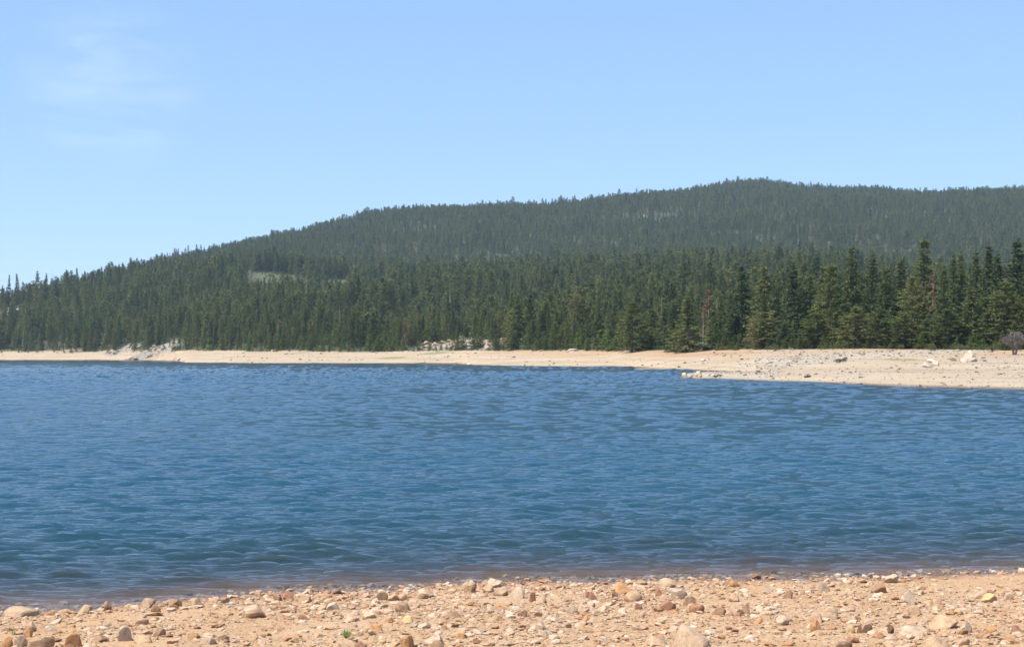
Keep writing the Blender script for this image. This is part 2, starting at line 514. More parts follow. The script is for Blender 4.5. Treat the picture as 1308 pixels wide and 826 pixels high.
def masks(x, y):
    u = 654 + F * x / y
    Ds = np.interp(u, FS_U, _fsd); Dt = np.interp(u, FT_U, FT_D)
    edge = Dt + 0.02 * Dt * fbm(x * 0.05, y * 0.05, 3, 1) * 2
    forest = sstep(-4, 10, y - edge)
    s = (y - Ds) / (Dt - Ds)
    orange = sstep(0.55, 0.95, s + 0.5 * fbm(x * 0.02, y * 0.02, 3, 6)) * sstep(560, 700, u) + 0.25 * sstep(0.3, 0.9, s)
    rock = ell(x, y, ROCKP, 2)
    gr = sstep(930, 985, u) * sstep(-0.02, 0.16, fbm(x * 0.035, y * 0.02, 4, 3) + 0.10 - 0.25 * sstep(0.75, 1.0, s))
    ridge = 1 - sstep(0.6, 1.1, np.abs(s - np.interp(u, [960, 1060, 1200, 1308], [0.30, 0.62, 0.93, 1.2])) / 0.17 + 0.8 * fbm(x * 0.04, y * 0.04, 3, 5))
    gr = np.clip(0.35 * gr + .75 * ridge * sstep(930, 1010, u), 0, 1)
    gr = np.maximum(gr, (1 - sstep(600, 760, u)) * 0.25 * sstep(0.0, 0.15, fbm(x * 0.05, y * 0.03, 4, 1)))
    gr = np.where((u > 845) & (u < 1000) & (y < 262), 0.75, gr)
    meadow = sstep(-.10, .02, fbm(x * 0.05, y * 0.015, 3, 3)) * np.where((u > 318) & (u < 446), 1.0, 0.0) * sstep(1230, 1290, y) * (1 - sstep(1640, 1665, y)) * sstep(0.0, 18, u - 318) * (1 - sstep(0, 18, u - 432))
    grassy = ell(x, y, GRASSP, 4, 0.25)
    wet = 1 - sstep(0.02, 0.12, Hf(x, y))
    return dict(forest=forest, orange=np.clip(orange, 0, 1), rock=rock, gravel=gr, meadow=meadow, grassy=grassy, wet=wet)


GRASSP = []
for (u, v, w, dl) in [(500, 457.3, 17, 12), (1152, 459.5, 20, 9), (380, 451, 14, 8), (555, 451, 20, 10), (1190, 461, 8, 6)]:
    D = hit(u, v, 130)
    GRASSP.append(((u - 654) / F * D, D, w / F * D, dl))

# ------------------------------------------------------------------ ground sheets
def axis(segs):
    out = []
    for a, b, st in segs:
        out += list(np.arange(a, b, st))
    out.append(segs[-1][1])
    return np.array(out)


xs = axis([(-70, -14, 0.8), (-14, -7.5, 0.15), (-7.5, 7.5, 0.055), (7.5, 14, 0.15), (14, 70, 0.8)])
ys = axis([(-30, 8, 0.8), (8, 11.5, 0.2), (11.5, 21.5, 0.055), (21.5, 30, 0.25), (30, 60, 1.5)])
X, Y = np.meshgrid(xs, ys)
Z = Hn(X, Y)
me = mesh_from('near_beach', np.stack([X, Y, Z], -1).reshape(-1, 3), grid_faces(len(ys), len(xs)), [M_NEAR], True)
fattr(me, 'wet', 1 - sstep(0.0, 0.03, Z + 0.02 * fbm(X * 1.5, Y * 1.5, 3, 6)))
tag(obj('near_beach', me), 'pale tan sand and gravel beach along the near shore', kind='structure')

us = np.arange(-560, 1880, 6.0)
ds = 100 * 1.0078 ** np.arange(0, 500)
ds = ds[ds < 4700]
U, D = np.meshgrid(us, ds)
X = (U - 654) / F * D; Y = D
Z = Hf(X, Y)
me = mesh_from('far_shore_and_hills', np.stack([X, Y, Z], -1).reshape(-1, 3), grid_faces(len(ds), len(us)), [M_FAR], True)
for k, v in masks(X, Y).items(): fattr(me, k, v)
tag(obj('hills', me), 'far shore with pale beach rising into forested hills', kind='structure')

# the lake bed between the two sheets
bx = np.linspace(-1400, 1400, 60); by = np.linspace(30, 1300, 40)
X, Y = np.meshgrid(bx, by)
Z = -7.5 + 0 * X
me = mesh_from('lake_bed', np.stack([X, Y, Z], -1).reshape(-1, 3), grid_faces(40, 60), [M_NEAR], True)
fattr(me, 'wet', np.ones(X.size))
tag(obj('lake_bed', me), 'sandy bed of the lake', kind='structure')

# ------------------------------------------------------------------ water
wr = [14.0]
while wr[-1] < 1290: wr.append(wr[-1] + max(0.05, float(np.interp(wr[-1], [20, 45, 200, 300], [0.0058, 0.0036, 0.0036, 0.0058])) * (wr[-1] - 6)))
wr = np.array(wr)
tc_ = np.linspace(-0.46, 0.52, 640)
T, D = np.meshgrid(tc_, wr)
X = T * D; Y = D
sp = np.maximum(0.05, np.interp(D, [20, 45, 200, 300], [0.0058, 0.0036, 0.0036, 0.0058]) * (D - 6))
Zw = np.zeros_like(X)
nw = 90
lam = 0.22 * (4.0 / 0.22) ** (np.arange(nw) / (nw - 1))
wind = math.radians(-7)
for i in range(nw):
    th = wind + rng.normal(0, 0.25)
    k = 2 * math.pi / lam[i]
    w = sstep(2.0, 3.2, lam[i] / sp) * (1 - sstep(0.5, 1.15, lam[i]) * sstep(4.0, 7.0, lam[i] / sp)) * np.interp(D, [25, 60, 150], [1.08, .86, .62])
    Zw += w * ((0.058 if lam[i] < 0.55 else 0.044) / k) * np.sin(k * (math.sin(th) * X + math.cos(th) * Y) + rng.random() * 6.283)
# farther off: short-crested chop, its grain growing with distance
Ly = np.maximum(np.clip(0.20 * wr ** 2 / 4461, 0.35, 2.4), 1.25 * sp[:, 0])
srow = np.concatenate([[0], np.cumsum(np.diff(wr) / Ly[1:])])
S = np.repeat(srow[:, None], len(tc_), 1)
cu = T / 0.0038 + 3.0 * vnoise(S * 0.7, T * 30, 6)
chop = fbm(cu, S, 2, 1) * 2 + 0.9 * fbm(cu * 0.2 + 9, S * 0.45, 2, 4)
Zw += sstep(110, 220, D) * 0.11 * np.minimum(Ly, np.interp(wr, [200, 500], [2.0, 1.2]))[:, None] * chop
# gusts make some patches choppier than others
Zw *= 0.55 + 1.0 * (fbm(X * 0.03, Y * 0.03, 3, 2) + 0.5)
# sharper crests, flatter troughs
sg = np.sqrt(np.mean(Zw ** 2, axis=1, keepdims=True)) + 1e-6
q = np.clip(Zw / sg, -2.5, 2.5)
Zw = sg * (q + 0.30 * (q * q - 1))
depth = np.where(D < 60, -Hn(X, Y), 8.0)
dfar = -Hf(X, np.maximum(Y, 60)); dfar = np.where(D < 100, 8.0, dfar)
depth = np.minimum(depth, dfar)
Zw *= np.clip(0.40 + depth / 0.5, 0.30, 1.0)
me = mesh_from('lake', np.stack([X, Y, Zw], -1).reshape(-1, 3), grid_faces(len(wr), len(tc_)), [M_WATER], True)
fattr(me, 'deep', 1 - np.exp(-np.clip(depth, 0, 20) * 2.2))
tag(obj('lake', me), 'wind-rippled blue lake water', kind='structure')

# ------------------------------------------------------------------ conifers
def tri_clump(V, Fc, c, ax, size, n, r):
    """a few leaf-sized triangles round a point, spread along direction ax"""
    for _ in range(n):
        o = c + np.array([r.gauss(0, 1), r.gauss(0, 1), r.gauss(0, 0.42)]) * size * 0.45
        d = np.array([ax[0] + r.gauss(0, .55), ax[1] + r.gauss(0, .55), ax[2] + r.gauss(0, .35)])
        d /= np.linalg.norm(d) + 1e-6
        s = np.cross(d, np.array([r.gauss(0, 1.0), r.gauss(0, 1.0), .7])); s /= np.linalg.norm(s) + 1e-6
        L = size * r.uniform(.7, 1.3); W = size * r.uniform(.28, .5)
        k = len(V)
        V += [o - d * L * .45 - s * W * .6, o - d * L * .3 + s * W, o + d * L * .7]
        Fc.append((k, k + 1, k + 2))


def cone_tube(V, Fc, p0, p1, r0, r1, n=5):
    p0 = np.array(p0, float); p1 = np.array(p1, float)
    a = p1 - p0; L = np.linalg.norm(a) + 1e-9; a /= L
    s = np.cross(a, [0.3, 0.9, 0.2]); s /= np.linalg.norm(s); t = np.cross(a, s)
    k = len(V)
    for p, q in ((p0, r0), (p1, r1)):
        for i in range(n):
            an = 2 * math.pi * i / n
            V.append(p + q * (math.cos(an) * s + math.sin(an) * t))
    for i in range(n):
        j = (i + 1) % n
        Fc.append((k + i, k + j, k + n + j)); Fc.append((k + i, k + n + j, k + n + i))


def conifer(seed, R0=0.16, clear=0.06, whorls=30, nb=6, clumps=5, tpc=4, size=0.020, shape=1.0, droop=0.25, thin=0.0, limbs=True, lean=0.0):
    """unit-height conifer; returns (trunk verts, faces), (crown verts, faces)"""
    r = random.Random(seed)
    tv, tf, cv, cf = [], [], [], []
    bend = [r.gauss(0, .010) for _ in range(2)]
    ax = lambda t: np.array([bend[0] * math.sin(t * 3) + lean * t, bend[1] * math.sin(t * 2.4), t])
    nseg = 6
    for i in range(nseg):
        a, b = i / nseg, (i + 1) / nseg
        rad = lambda t: 0.0135 * (1 - t) ** 0.9 + 0.0012 + (0.006 * max(0, 1 - t / 0.05))
        cone_tube(tv, tf, ax(a) - (np.array([0, 0, .03]) if i == 0 else 0), ax(b), rad(a), rad(b), 7 if limbs else 4)
    ph = [r.random() * 6.28 for _ in range(4)]
    for w in range(whorls):
        t = clear + (1 - clear) * (max(0.0, w + r.uniform(-.3, .3)) / whorls) ** 0.95
        t = min(max(t, clear), .985)
        q = (t - clear) / (1 - clear)
        prof = (1 - q) ** shape * (0.55 + 0.45 * min(1, (q + .02) / .16)) + 0.02
        lump = 1 + .16 * math.sin(7 * t + ph[0]) + .10 * math.sin(17 * t + ph[1])
        n = max(3, int(round(nb * (0.55 + 0.45 * (1 - q)))))
        a0 = r.random() * 6.28
        for j in range(n):
            if r.random() < thin: continue
            az = a0 + 6.283 * j / n + r.gauss(0, .22)
            side = 1 + .13 * math.sin(az + ph[2]) + .10 * math.sin(2 * az + ph[3] + 5 * t)
            L = R0 * prof * lump * side * r.choice((.72, .88, 1.0, 1.0, 1.12, 1.25))
            dz = -droop * L * r.uniform(.5, 1.2) + (0.25 * L * q)
            p0 = ax(t)
            d = np.array([math.cos(az) * L, math.sin(az) * L, dz])
            if limbs and j % 2 == 0:
                cone_tube(tv, tf, p0, p0 + d * .8, .0028 * (1 - .6 * q), .0007, 3)
            m = max(2, int(round(clumps * (0.35 + 0.65 * L / (R0 * 1.05)))))
            for k in range(m):
                f = 0.22 + 0.78 * (k + r.uniform(0.2, .8)) / m
                c = p0 + d * f + np.array([0, 0, .10 * L * math.sin(f * 3.1)])
                tri_clump(cv, cf, c, d / (L + 1e-6), size * (1.15 - .3 * f), tpc, r)
    tri_clump(cv, cf, ax(.99), (0, 0, 1), size * .9, 5, r)
    tri_clump(cv, cf, ax(1.0), (0, 0, 1), size * .7, 3, r)
    return (tv, tf), (cv, cf)


def both(name, parts, m_bark, m_leaf):
    (tv, tf), (cv, cf) = parts
    v = np.array(tv + cv); f = np.array(list(tf) + [tuple(i + len(tv) for i in q) for q in cf])
    return mesh_from(name, v, f, [m_bark, m_leaf], False, [0] * len(tf) + [1] * len(cf))


def split(name, parts, m_bark, m_leaf):
    (tv, tf), (cv, cf) = parts
    return mesh_from(name + '_trunk', np.array(tv), tf, [m_bark]), (mesh_from(name + '_crown', np.array(cv), cf, [m_leaf]) if len(cf) else None)


def snag(seed, n=26, foliage=0.0):
    r = random.Random(seed)
    (tv, tf), _ = conifer(seed, whorls=2, limbs=True)
    cv, cf = [], []
    for i in range(n):
        t = r.uniform(.25, .97); az = r.random() * 6.28; L = .085 * (1.05 - t) * r.uniform(.5, 1.4) + .01
        p0 = np.array([0, 0, t]); d = np.array([math.cos(az) * L, math.sin(az) * L, L * r.uniform(-.5, .25)])
        cone_tube(tv, tf, p0, p0 + d, .0035 * (1.1 - t), .0008, 3)
        if foliage:
            for k in range(4):
                tri_clump(cv, cf, p0 + d * r.uniform(.4, 1.1), d / L, .016, 4, r)
    return (tv, tf), (cv, cf)


HD = {'fir': [], 'dense': [], 'pine': [], 'young': [], 'snag': [], 'rust': []}
for s in range(5): HD['fir'].append(split('fir', conifer(100 + s, 0.185 + .018 * (s % 3), .05 + .03 * (s % 2), 27, 7, 6, 5, .028, .95, .32, .06), M_BARK, M_FIR))
for s in range(4): HD['dense'].append(split('dense', conifer(200 + s, 0.245 + .02 * (s % 2), .02, 24, 7, 6, 5, .036, .85, .22, .04), M_BARK, M_FIR))
for s in range(4): HD['pine'].append(split('pine', conifer(300 + s, 0.30 + .03 * (s % 2), .05, 24, 7, 6, 5, .038, .62, -.10, .10), M_BARK, M_PINE))
for s in range(3): HD['young'].append(split('young', conifer(400 + s, 0.34, .02, 18, 7, 5, 4, .055, .85, .05, .05), M_BARK, M_YOUNG))
for s in range(3): HD['snag'].append(split('snag', snag(500 + s), M_SNAG, M_RUST))
for s in range(2): HD['rust'].append(split('rust', conifer(520 + s, .15, .20, 22, 5, 4, 4, .030, .8, .35, .25), M_SNAG, M_RUST))

LIB = bpy.data.collections.new('forest_tree_kinds')
LIBKIND = []


def lib(kind, me):
    LIBKIND.append(kind)
    o = bpy.data.objects.new('t%02d_%s' % (len(LIBKIND) - 1, kind), me)
    LIB.objects.link(o)


for s in range(5): lib('fir', both('far_fir', conifer(600 + s, 0.20 + .025 * (s % 3), .06, 20, 6, 3, 3, .050, .95, .30, .08, False), M_BARK, M_FIR))
for s in range(3): lib('dense', both('far_dense', conifer(620 + s, 0.26, .03, 20, 6, 3, 3, .056, .85, .2, .05, False), M_BARK, M_FIR))
for s in range(3): lib('pine', both('far_pine', conifer(640 + s, 0.24 + .03 * (s % 2), .16, 16, 6, 4, 3, .060, .6, -.1, .12, False), M_BARK, M_PINE))
for s in range(2): lib('young', both('far_young', conifer(660 + s, 0.32, .02, 12, 6, 3, 3, .085, .85, .05, .05, False), M_BARK, M_YOUNG))
for s in range(2): lib('snag', both('far_snag', snag(680 + s), M_SNAG, M_RUST))
for s in range(1): lib('rust', both('far_rust', snag(690 + s, 60, 1.0), M_SNAG, M_RUST))
for s in range(2): lib('bush', both('far_bush', conifer(700 + s, 0.55, .0, 7, 6, 3, 3, .16, .5, -.2, .05, False), M_BARK, M_MEADOW))
KIDX = {k: [i for i, q in enumerate(LIBKIND) if q == k] for k in set(LIBKIND)}

# candidate trees: arrays of (x, y, z, height, width factor, kind)
TREES = []


def add_tree(x, y, h, wf, kind, forced=None):
    TREES.append([x, y, 0.0, h, wf, kind, forced])


# the stand behind the right-hand beach, tree by tree: (u, top v, distance beyond the beach edge, crown half width px, kind)
STAND = [(807, 385, -9, 15, 'pine'), (832, 395, 22, 13, 'pine'), (849, 392, 12, 10, 'fir'), (861, 384, -7, 11, 'dense'), (878, 377, -12, 14, 'dense'),
         (904, 369, 40, 7, 'rust'), (898, 398, 30, 4, 'snag'), (911, 396, 14, 9, 'young'), (920, 374, 30, 10, 'fir'), (933, 372, 45, 10, 'fir'),
         (947, 339, 22, 16, 'fir'), (938, 396, 16, 13, 'dense'), (975, 338, 20, 15, 'dense'), (961, 409, 8, 5, 'rust'), (977, 398, 6, 17, 'pine'), (994, 347, 30, 9, 'fir'),
         (1002, 412, 5, 8, 'dense'), (1013, 335, 14, 15, 'fir'), (1023, 352, 45, 10, 'fir'), (1033, 350, 24, 13, 'dense'), (1043, 399, 8, 17, 'pine'), (1052, 338, 26, 12, 'fir'),
         (1063, 337, 16, 15, 'pine'), (1087, 314, 22, 16, 'fir'), (1092, 391, 3, 16, 'pine'), (1101, 345, 40, 12, 'fir'), (1114, 321, 26, 14, 'fir'), (1125, 394, 3, 17, 'pine'),
         (1133, 341, 24, 13, 'dense'), (1150, 331, 28, 12, 'fir'), (1153, 399, 2, 15, 'pine'), (1165, 352, 16, 13, 'pine'), (1181, 303, 26, 19, 'fir'), (1192, 345, 20, 5, 'rust'),
         (1205, 336, 14, 13, 'fir'), (1217, 322, 30, 11, 'fir'), (1227, 321, 34, 11, 'fir'), (1210, 394, 3, 16, 'pine'), (1188, 400, 5, 14, 'dense'), (1246, 319, 26, 14, 'fir'),
         (1240, 368, 8, 15, 'dense'), (1262, 310, 22, 15, 'fir'), (1275, 324, 30, 13, 'fir'), (1283, 358, 8, 18, 'pine'), (1299, 305, 20, 18, 'dense'), (1244, 368, 18, 5, 'snag'),
         (1312, 322, 14, 16, 'fir'), (1322, 300, 26, 16, 'fir'), (1305, 380, 8, 15, 'pine'), (1262, 395, 7, 12, 'dense'), (1225, 400, 8, 11, 'dense'), (1340, 315, 12, 17, 'fir'),
         (1370, 310, 16, 18, 'dense'), (1400, 320, 10, 18, 'fir'),
         (779, 414, 8, 8, 'young'), (768, 420, 14, 10, 'young'), (831, 427, 3, 8, 'young'), (790, 424, 4, 8, 'young'), (925, 429, 1, 6, 'dense'), (939, 427, 2, 7, 'dense'), (780, 439, 1, 6, 'young'),
         (1243, 428, 2, 6, 'young'), (1108, 430, 6, 6, 'young'), (1176, 425, 5, 7, 'young'), (1072, 428, 9, 8, 'dense'), (700, 425, 12, 9, 'dense'), (656, 426, 8, 8, 'dense'), (690, 424, 14, 11, 'dense'),
         (745, 426, 10, 10, 'young'), (720, 420, 20, 8, 'dense')]
STAND_XY = []
for (u, vt, dd, hw, kind) in STAND:
    D = float(np.interp(u, FT_U, FT_D)) + dd
    x = (u - 654) / F * D
    g = float(Hf(x, D))
    h = CAMH + (HZ - vt) / F * D - g
    add_tree(x, D, h, (hw / F * D) / h, kind, 'stand')
    STAND_XY.append((x, D, hw / F * D))
SXY = np.array(STAND_XY)
# tall trees on the skyline of the left ridge
for (u, vt, hw, kind) in [(3, 364, 4, 'fir'), (12, 351, 4, 'fir'), (21, 349, 5, 'fir'), (31, 362, 3, 'fir'), (38, 363, 4, 'fir'), (48, 346, 6, 'dense'), (59, 349, 5, 'fir'), (67, 344, 2, 'snag'),
                          (72, 358, 3, 'fir'), (85, 344, 6, 'fir'), (98, 342, 5, 'fir'), (109, 347, 4, 'fir'), (117, 347, 4, 'fir'), (127, 349, 4, 'fir'), (140, 345, 4, 'fir'), (152, 338, 5, 'fir')]:
    D = float(np.interp(u, MR_U, MR_D)) - 15
    x = (u - 654) / F * D
    h = CAMH + (HZ - vt) / F * D - float(Hf(x, D))
    add_tree(x, D, h, (hw / F * D) / h, kind, 'skyline')

# the forest at large
for (da, db, st) in [(270, 560, 6.4), (560, 900, 6.8), (900, 1780, 7.7), (1780, 3450, 7.6)]:
    gx = np.arange(-0.46 * db, 0.46 * db, st); gy = np.arange(da, db, st)
    X, Y = np.meshgrid(gx, gy)
    X = (X + rng.uniform(-.48, .48, X.shape) * st).ravel(); Y = (Y + rng.uniform(-.48, .48, Y.shape) * st).ravel()
    u = 654 + F * X / Y
    Dt = np.interp(u, FT_U, FT_D); Dr = far_ridge_d(u)
    edge = Dt + 0.02 * Dt * fbm(X * 0.05, Y * 0.05, 3, 1) * 2
    ok = (u > -150) & (u < 1460) & (Y > edge + 3) & (Y < Dr + 60)
    rk = ell(X, Y, ROCKP, 2)
    dens = 0.92 - 0.89 * rk
    dens = dens * (0.86 + 0.14 * sstep(-.12, .1, fbm(X * 0.02, Y * 0.02, 3, 4)))
    mead = (u > 314) & (u < 448) & (Y > 1240 + 120 * vnoise(u * .03, u * 0, 2)) & (Y < 1655)
    ok &= rng.random(X.shape) < dens
    ok &= ~(mead & (rng.random(X.shape) < 0.5))
    X, Y, u, Dt, mead = X[ok], Y[ok], u[ok], Dt[ok], mead[ok]
    inland = Y - Dt
    hn = fbm(X * 0.012, Y * 0.012, 4, 7)
    hm = np.interp(Y, [350, 520, 700, 1100, 1700, 2100, 3300], [9.5, 11, 12.5, 16, 15.5, 13, 12.5])
    h = hm * (1 + 0.9 * hn + rng.normal(0, .27, X.shape))
    h = np.clip(h, 4, 27)
    h *= 0.45 + 0.55 * sstep(0, 45, inland + rng.normal(0, 12, X.shape))
    h[mead] = rng.uniform(1.0, 3.2, mead.sum()) * np.where(rng.random(mead.sum()) < .12, 2.4, 1.0)
    back = (u > 330) & (u < 440) & (Y > 1655) & (Y < 1740)
    h[back] = rng.uniform(21, 27, back.sum())
    rnd = rng.random(X.shape); pn = fbm(X * 0.008 + 40, Y * 0.008, 3, 0)
    near_st = da < 560
    for i in range(len(X)):
        if near_st and len(SXY):
            q = (SXY[:, 0] - X[i]) ** 2 + (SXY[:, 1] - Y[i]) ** 2
            if np.any(q < (SXY[:, 2] * 0.8) ** 2): continue
            if u[i] > 740 and inland[i] < 50: continue
            if u[i] > 740 and inland[i] < 130: h[i] = min(h[i], 12)
        if mead[i]: k = 'bush' if h[i] < 3.3 else 'dense'
        elif rnd[i] < 0.008: k = 'snag'
        elif rnd[i] < 0.010: k = 'rust'
        elif h[i] < 8.5: k = 'young' if rnd[i] < .5 else 'dense'
        elif rnd[i] < 0.24 + 0.5 * pn[i]: k = 'pine'
        elif rnd[i] < 0.55: k = 'dense'
        else: k = 'fir'
        wf = {'fir': .14, 'dense': .18, 'pine': .19, 'young': .25, 'snag': .1, 'rust': .1, 'bush': .5}[k] * R.choice((.75, .85, .95, 1.0, 1.1, 1.25, 1.4))
        add_tree(X[i], Y[i], h[i], wf, k)

# brush and saplings along the edge of the woods
for k in range(900):
    u = R.uniform(-120, 1420)
    D = float(np.interp(u, FT_U, FT_D)) * (1 + .02 * R.uniform(-.5, 1.6))
    x = (u - 654) / F * D
    if R.random() < .72: add_tree(x, D, R.uniform(.5, 1.7), .5, 'bush')
    else: add_tree(x, D, R.uniform(1.6, 4.5), .24, 'young' if R.random() < .6 else 'dense')

tx = np.array([t[0] for t in TREES]); ty = np.array([t[1] for t in TREES])
tz = Hf(tx, ty)
th = np.array([t[3] for t in TREES]); tw = np.array([t[4] for t in TREES])

# the 300 that show largest in the picture become individual trees
order = np.argsort(ty)
SB = 2.0
buf = np.zeros((826 // 2 + 2, 1308 // 2 + 2), bool)
vis = np.zeros(len(TREES))
for i in order:
    D = ty[i]
    if D > 1800: break
    u = 654 + F * tx[i] / D; vb = HZ - (tz[i] - CAMH) / D * F; vt = vb - th[i] * F / D; hw = tw[i] * th[i] * F / D
    r0, r1 = int(vt / SB), int(vb / SB)
    cnt = 0
    for rr in range(max(r0, 0), min(r1, buf.shape[0] - 1) + 1):
        f = (rr - r0 + 1) / (r1 - r0 + 1)
        a = max(0, int((u - hw * f) / SB)); b = min(buf.shape[1], int((u + hw * f) / SB) + 1)
        if b > a:
            seg = buf[rr, a:b]
            cnt += (~seg).sum(); seg[:] = True
    vis[i] = cnt
for i, t in enumerate(TREES):
    if t[6] and vis[i] > 0: vis[i] += 1e5
    if t[5] == 'bush': vis[i] = 0
pick = np.argsort(-vis)[:300]
pick = [int(i) for i in pick if vis[i] > 0]

KNAME = {'fir': 'fir_tree', 'dense': 'fir_tree', 'pine': 'pine_tree', 'young': 'young_conifer', 'snag': 'dead_tree', 'rust': 'dead_tree'}
KCAT = {'fir': 'fir tree', 'dense': 'fir tree', 'pine': 'pine tree', 'young': 'young tree', 'snag': 'dead tree', 'rust': 'dead tree'}
KLOOK = {'fir': 'narrow pointed fir', 'dense': 'dense bushy fir', 'pine': 'round crowned pine',
         'young': 'small bright green young conifer', 'snag': 'bare grey dead tree', 'rust': 'dead conifer with rusty needles'}
SPECIAL = {0: 'broad rounded pine standing alone beside the cove beach', 4: 'darkest dense fir at the beach edge beside the cove',
           5: 'tall dead conifer with rust brown needles and pale trunk', 6: 'thin grey dead trunk beside the rusty dead conifer',
           13: 'short dark red dead conifer between green trees', 32: 'tallest fir towering over the stand behind the gravel beach',
           33: 'dead top with rusty needles next to the tallest fir', 45: 'pale dead trunk with yellowish top inside the green stand',
           61: 'small bright green young conifer near the white boulder'}
for i in pick:
    x, y, _, h, wf, kind, forced = TREES[i]
    u = 654 + F * x / y
    tm, cm = R.choice(HD[kind])
    e = bpy.data.objects.new(KNAME[kind], None)
    e.empty_display_size = 0.5
    COL.objects.link(e)
    e.location = (x, y, float(tz[i]) - 0.1)
    base_r = {'fir': .14, 'dense': .17, 'pine': .21, 'young': .24, 'snag': .1, 'rust': .1}[kind]
    s = max(.6, min(1.7, wf / base_r)) * (1.28 if forced == 'stand' else 1.0)
    e.scale = (h * s, h * s, h)
    e.rotation_euler = (0, 0, R.random() * 6.28)
    if i in SPECIAL and forced == 'stand':
        tag(e, SPECIAL[i], KCAT[kind])
    else:
        if forced == 'skyline': where = 'against the sky on the low ridge'
        elif y < 600 and u > 1200: where = 'in the stand behind the white boulder'
        elif y < 600 and u > 1040: where = 'in the stand behind the gravel ridge'
        elif y < 600 and u > 890: where = 'behind the orange sand above the spit'
        elif y < 600 and u > 740: where = 'beside the cove beach'
        elif u > 660: where = 'between the cove and the granite slope'
        elif u > 520: where = 'around the open granite slope'
        elif y > 1300: where = 'high on the low ridge'
        elif u > 400: where = 'behind the beach with the grass patch'
        elif u > 275: where = 'behind the beach past the granite outcrop'
        elif u > 140: where = 'around the granite outcrop across the lake'
        else: where = 'above the farthest narrow beach'
        size = '' if kind in ('young',) else ('tall ' if h > 19 else 'short ' if h < 11 else 'middling ')
        lk = size + KLOOK[kind]
        tag(e, lk + ' ' + where, KCAT[kind], lk + ' trees ' + where)
    o = obj('trunk', tm, e)
    if cm is not None and len(cm.polygons): obj('crown', cm, e)


# everything else is one forest
def scatter(name, pts, rot, scl, idx, coll):
    me = bpy.data.meshes.new(name)
    me.vertices.add(len(pts))
    me.vertices.foreach_set('co', np.asarray(pts, np.float32).ravel())
    for nm, vals in (('rot', rot), ('scl', scl)):
        a = me.attributes.new(nm, 'FLOAT_VECTOR', 'POINT')
        a.data.foreach_set('vector', np.asarray(vals, np.float32).ravel())
    a = me.attributes.new('idx', 'INT', 'POINT')
    a.data.foreach_set('value', np.asarray(idx, np.int32))
    o = obj(name, me)
    ng = bpy.data.node_groups.new(name, 'GeometryNodeTree')
    ng.interface.new_socket('Geometry', in_out='INPUT', socket_type='NodeSocketGeometry')
    ng.interface.new_socket('Geometry', in_out='OUTPUT', socket_type='NodeSocketGeometry')
    N = ng.nodes; L = ng.links
    gi = N.new('NodeGroupInput'); go = N.new('NodeGroupOutput')
    ci = N.new('GeometryNodeCollectionInfo')
    ci.inputs['Collection'].default_value = coll
    ci.inputs['Separate Children'].default_value = True
    ci.inputs['Reset Children'].default_value = True
    ip = N.new('GeometryNodeInstanceOnPoints')
    ip.inputs['Pick Instance'].default_value = True

    def na(nm, typ):
        q = N.new('GeometryNodeInputNamedAttribute'); q.data_type = typ
        q.inputs['Name'].default_value = nm
        return [s for s in q.outputs if s.enabled and s.name == 'Attribute'][0]
    L.new(gi.outputs[0], ip.inputs['Points'])
    L.new(ci.outputs[0], ip.inputs['Instance'])
    L.new(na('idx', 'INT'), ip.inputs['Instance Index'])
    L.new(na('rot', 'FLOAT_VECTOR'), ip.inputs['Rotation'])
    L.new(na('scl', 'FLOAT_VECTOR'), ip.inputs['Scale'])
    L.new(ip.outputs[0], go.inputs[0])
    md = o.modifiers.new('scatter', 'NODES')
    md.node_group = ng
    return o


ps = set(pick)
rest = [i for i in range(len(TREES)) if i not in ps]
pts, rot, scl, idx = [], [], [], []
BR = {'fir': .15, 'dense': .18, 'pine': .19, 'young': .24, 'snag': .1, 'rust': .1, 'bush': .5}
for i in rest:
    t = TREES[i]
    pts.append((t[0], t[1], tz[i] - 0.15))
    rot.append((R.gauss(0, .02), R.gauss(0, .02), R.random() * 6.28))
    s = max(.65, min(1.6, t[4] / BR[t[5]]))
    scl.append((t[3] * s, t[3] * s, t[3]))
    idx.append(R.choice(KIDX[t[5]]))
tag(scatter('forest', pts, rot, scl, idx, LIB), 'dense conifer forest covering the hills', 'forest', kind='stuff')

# ------------------------------------------------------------------ stones
def stone_mesh(seed, angular, sub=3, rough=.10):
    r = random.Random(seed)
    bm = bmesh.new()
    bmesh.ops.create_icosphere(bm, subdivisions=sub, radius=1.0)
    planes = []
    for _ in range(angular):
        n = Vector((r.gauss(0, 1), r.gauss(0, 1), r.gauss(0, .8))).normalized()
        planes.append((n, r.uniform(.48, .86)))
    g = np.random.default_rng(seed)
    ks = g.normal(0, 1.7, (9, 3)); phs = g.random(9) * 6.28
    for v in bm.verts:
        c = v.co.copy()
        f = 1.0 + rough * sum(math.sin(k[0] * c.x + k[1] * c.y + k[2] * c.z + p) for k, p in zip(ks, phs)) / 2.2
        c *= f
        for n, d in planes:
            q = c.dot(n)
            if q > d: c -= n * (q - d) * .93
        v.co = c
    xs_ = [v.co for v in bm.verts]
    for a in range(3):
        lo = min(c[a] for c in xs_); hi = max(c[a] for c in xs_)
        for v in bm.verts: v.co[a] = (v.co[a] - (lo + hi) / 2) * 2 / (hi - lo)
    me = bpy.data.meshes.new('stone')
    bm.to_mesh(me); bm.free()
    me.materials.append(M_STONE)
    me.polygons.foreach_set('use_smooth', np.full(len(me.polygons), True))
    try: me.set_sharp_from_angle(angle=math.radians(20))
    except Exception: pass
    return me


ROUND = [stone_mesh(10 + s, 6) for s in range(6)]
BLOCK = [stone_mesh(30 + s, 12) for s in range(7)]
SLAB = [stone_mesh(50 + s, 8, 3, .16) for s in range(5)]

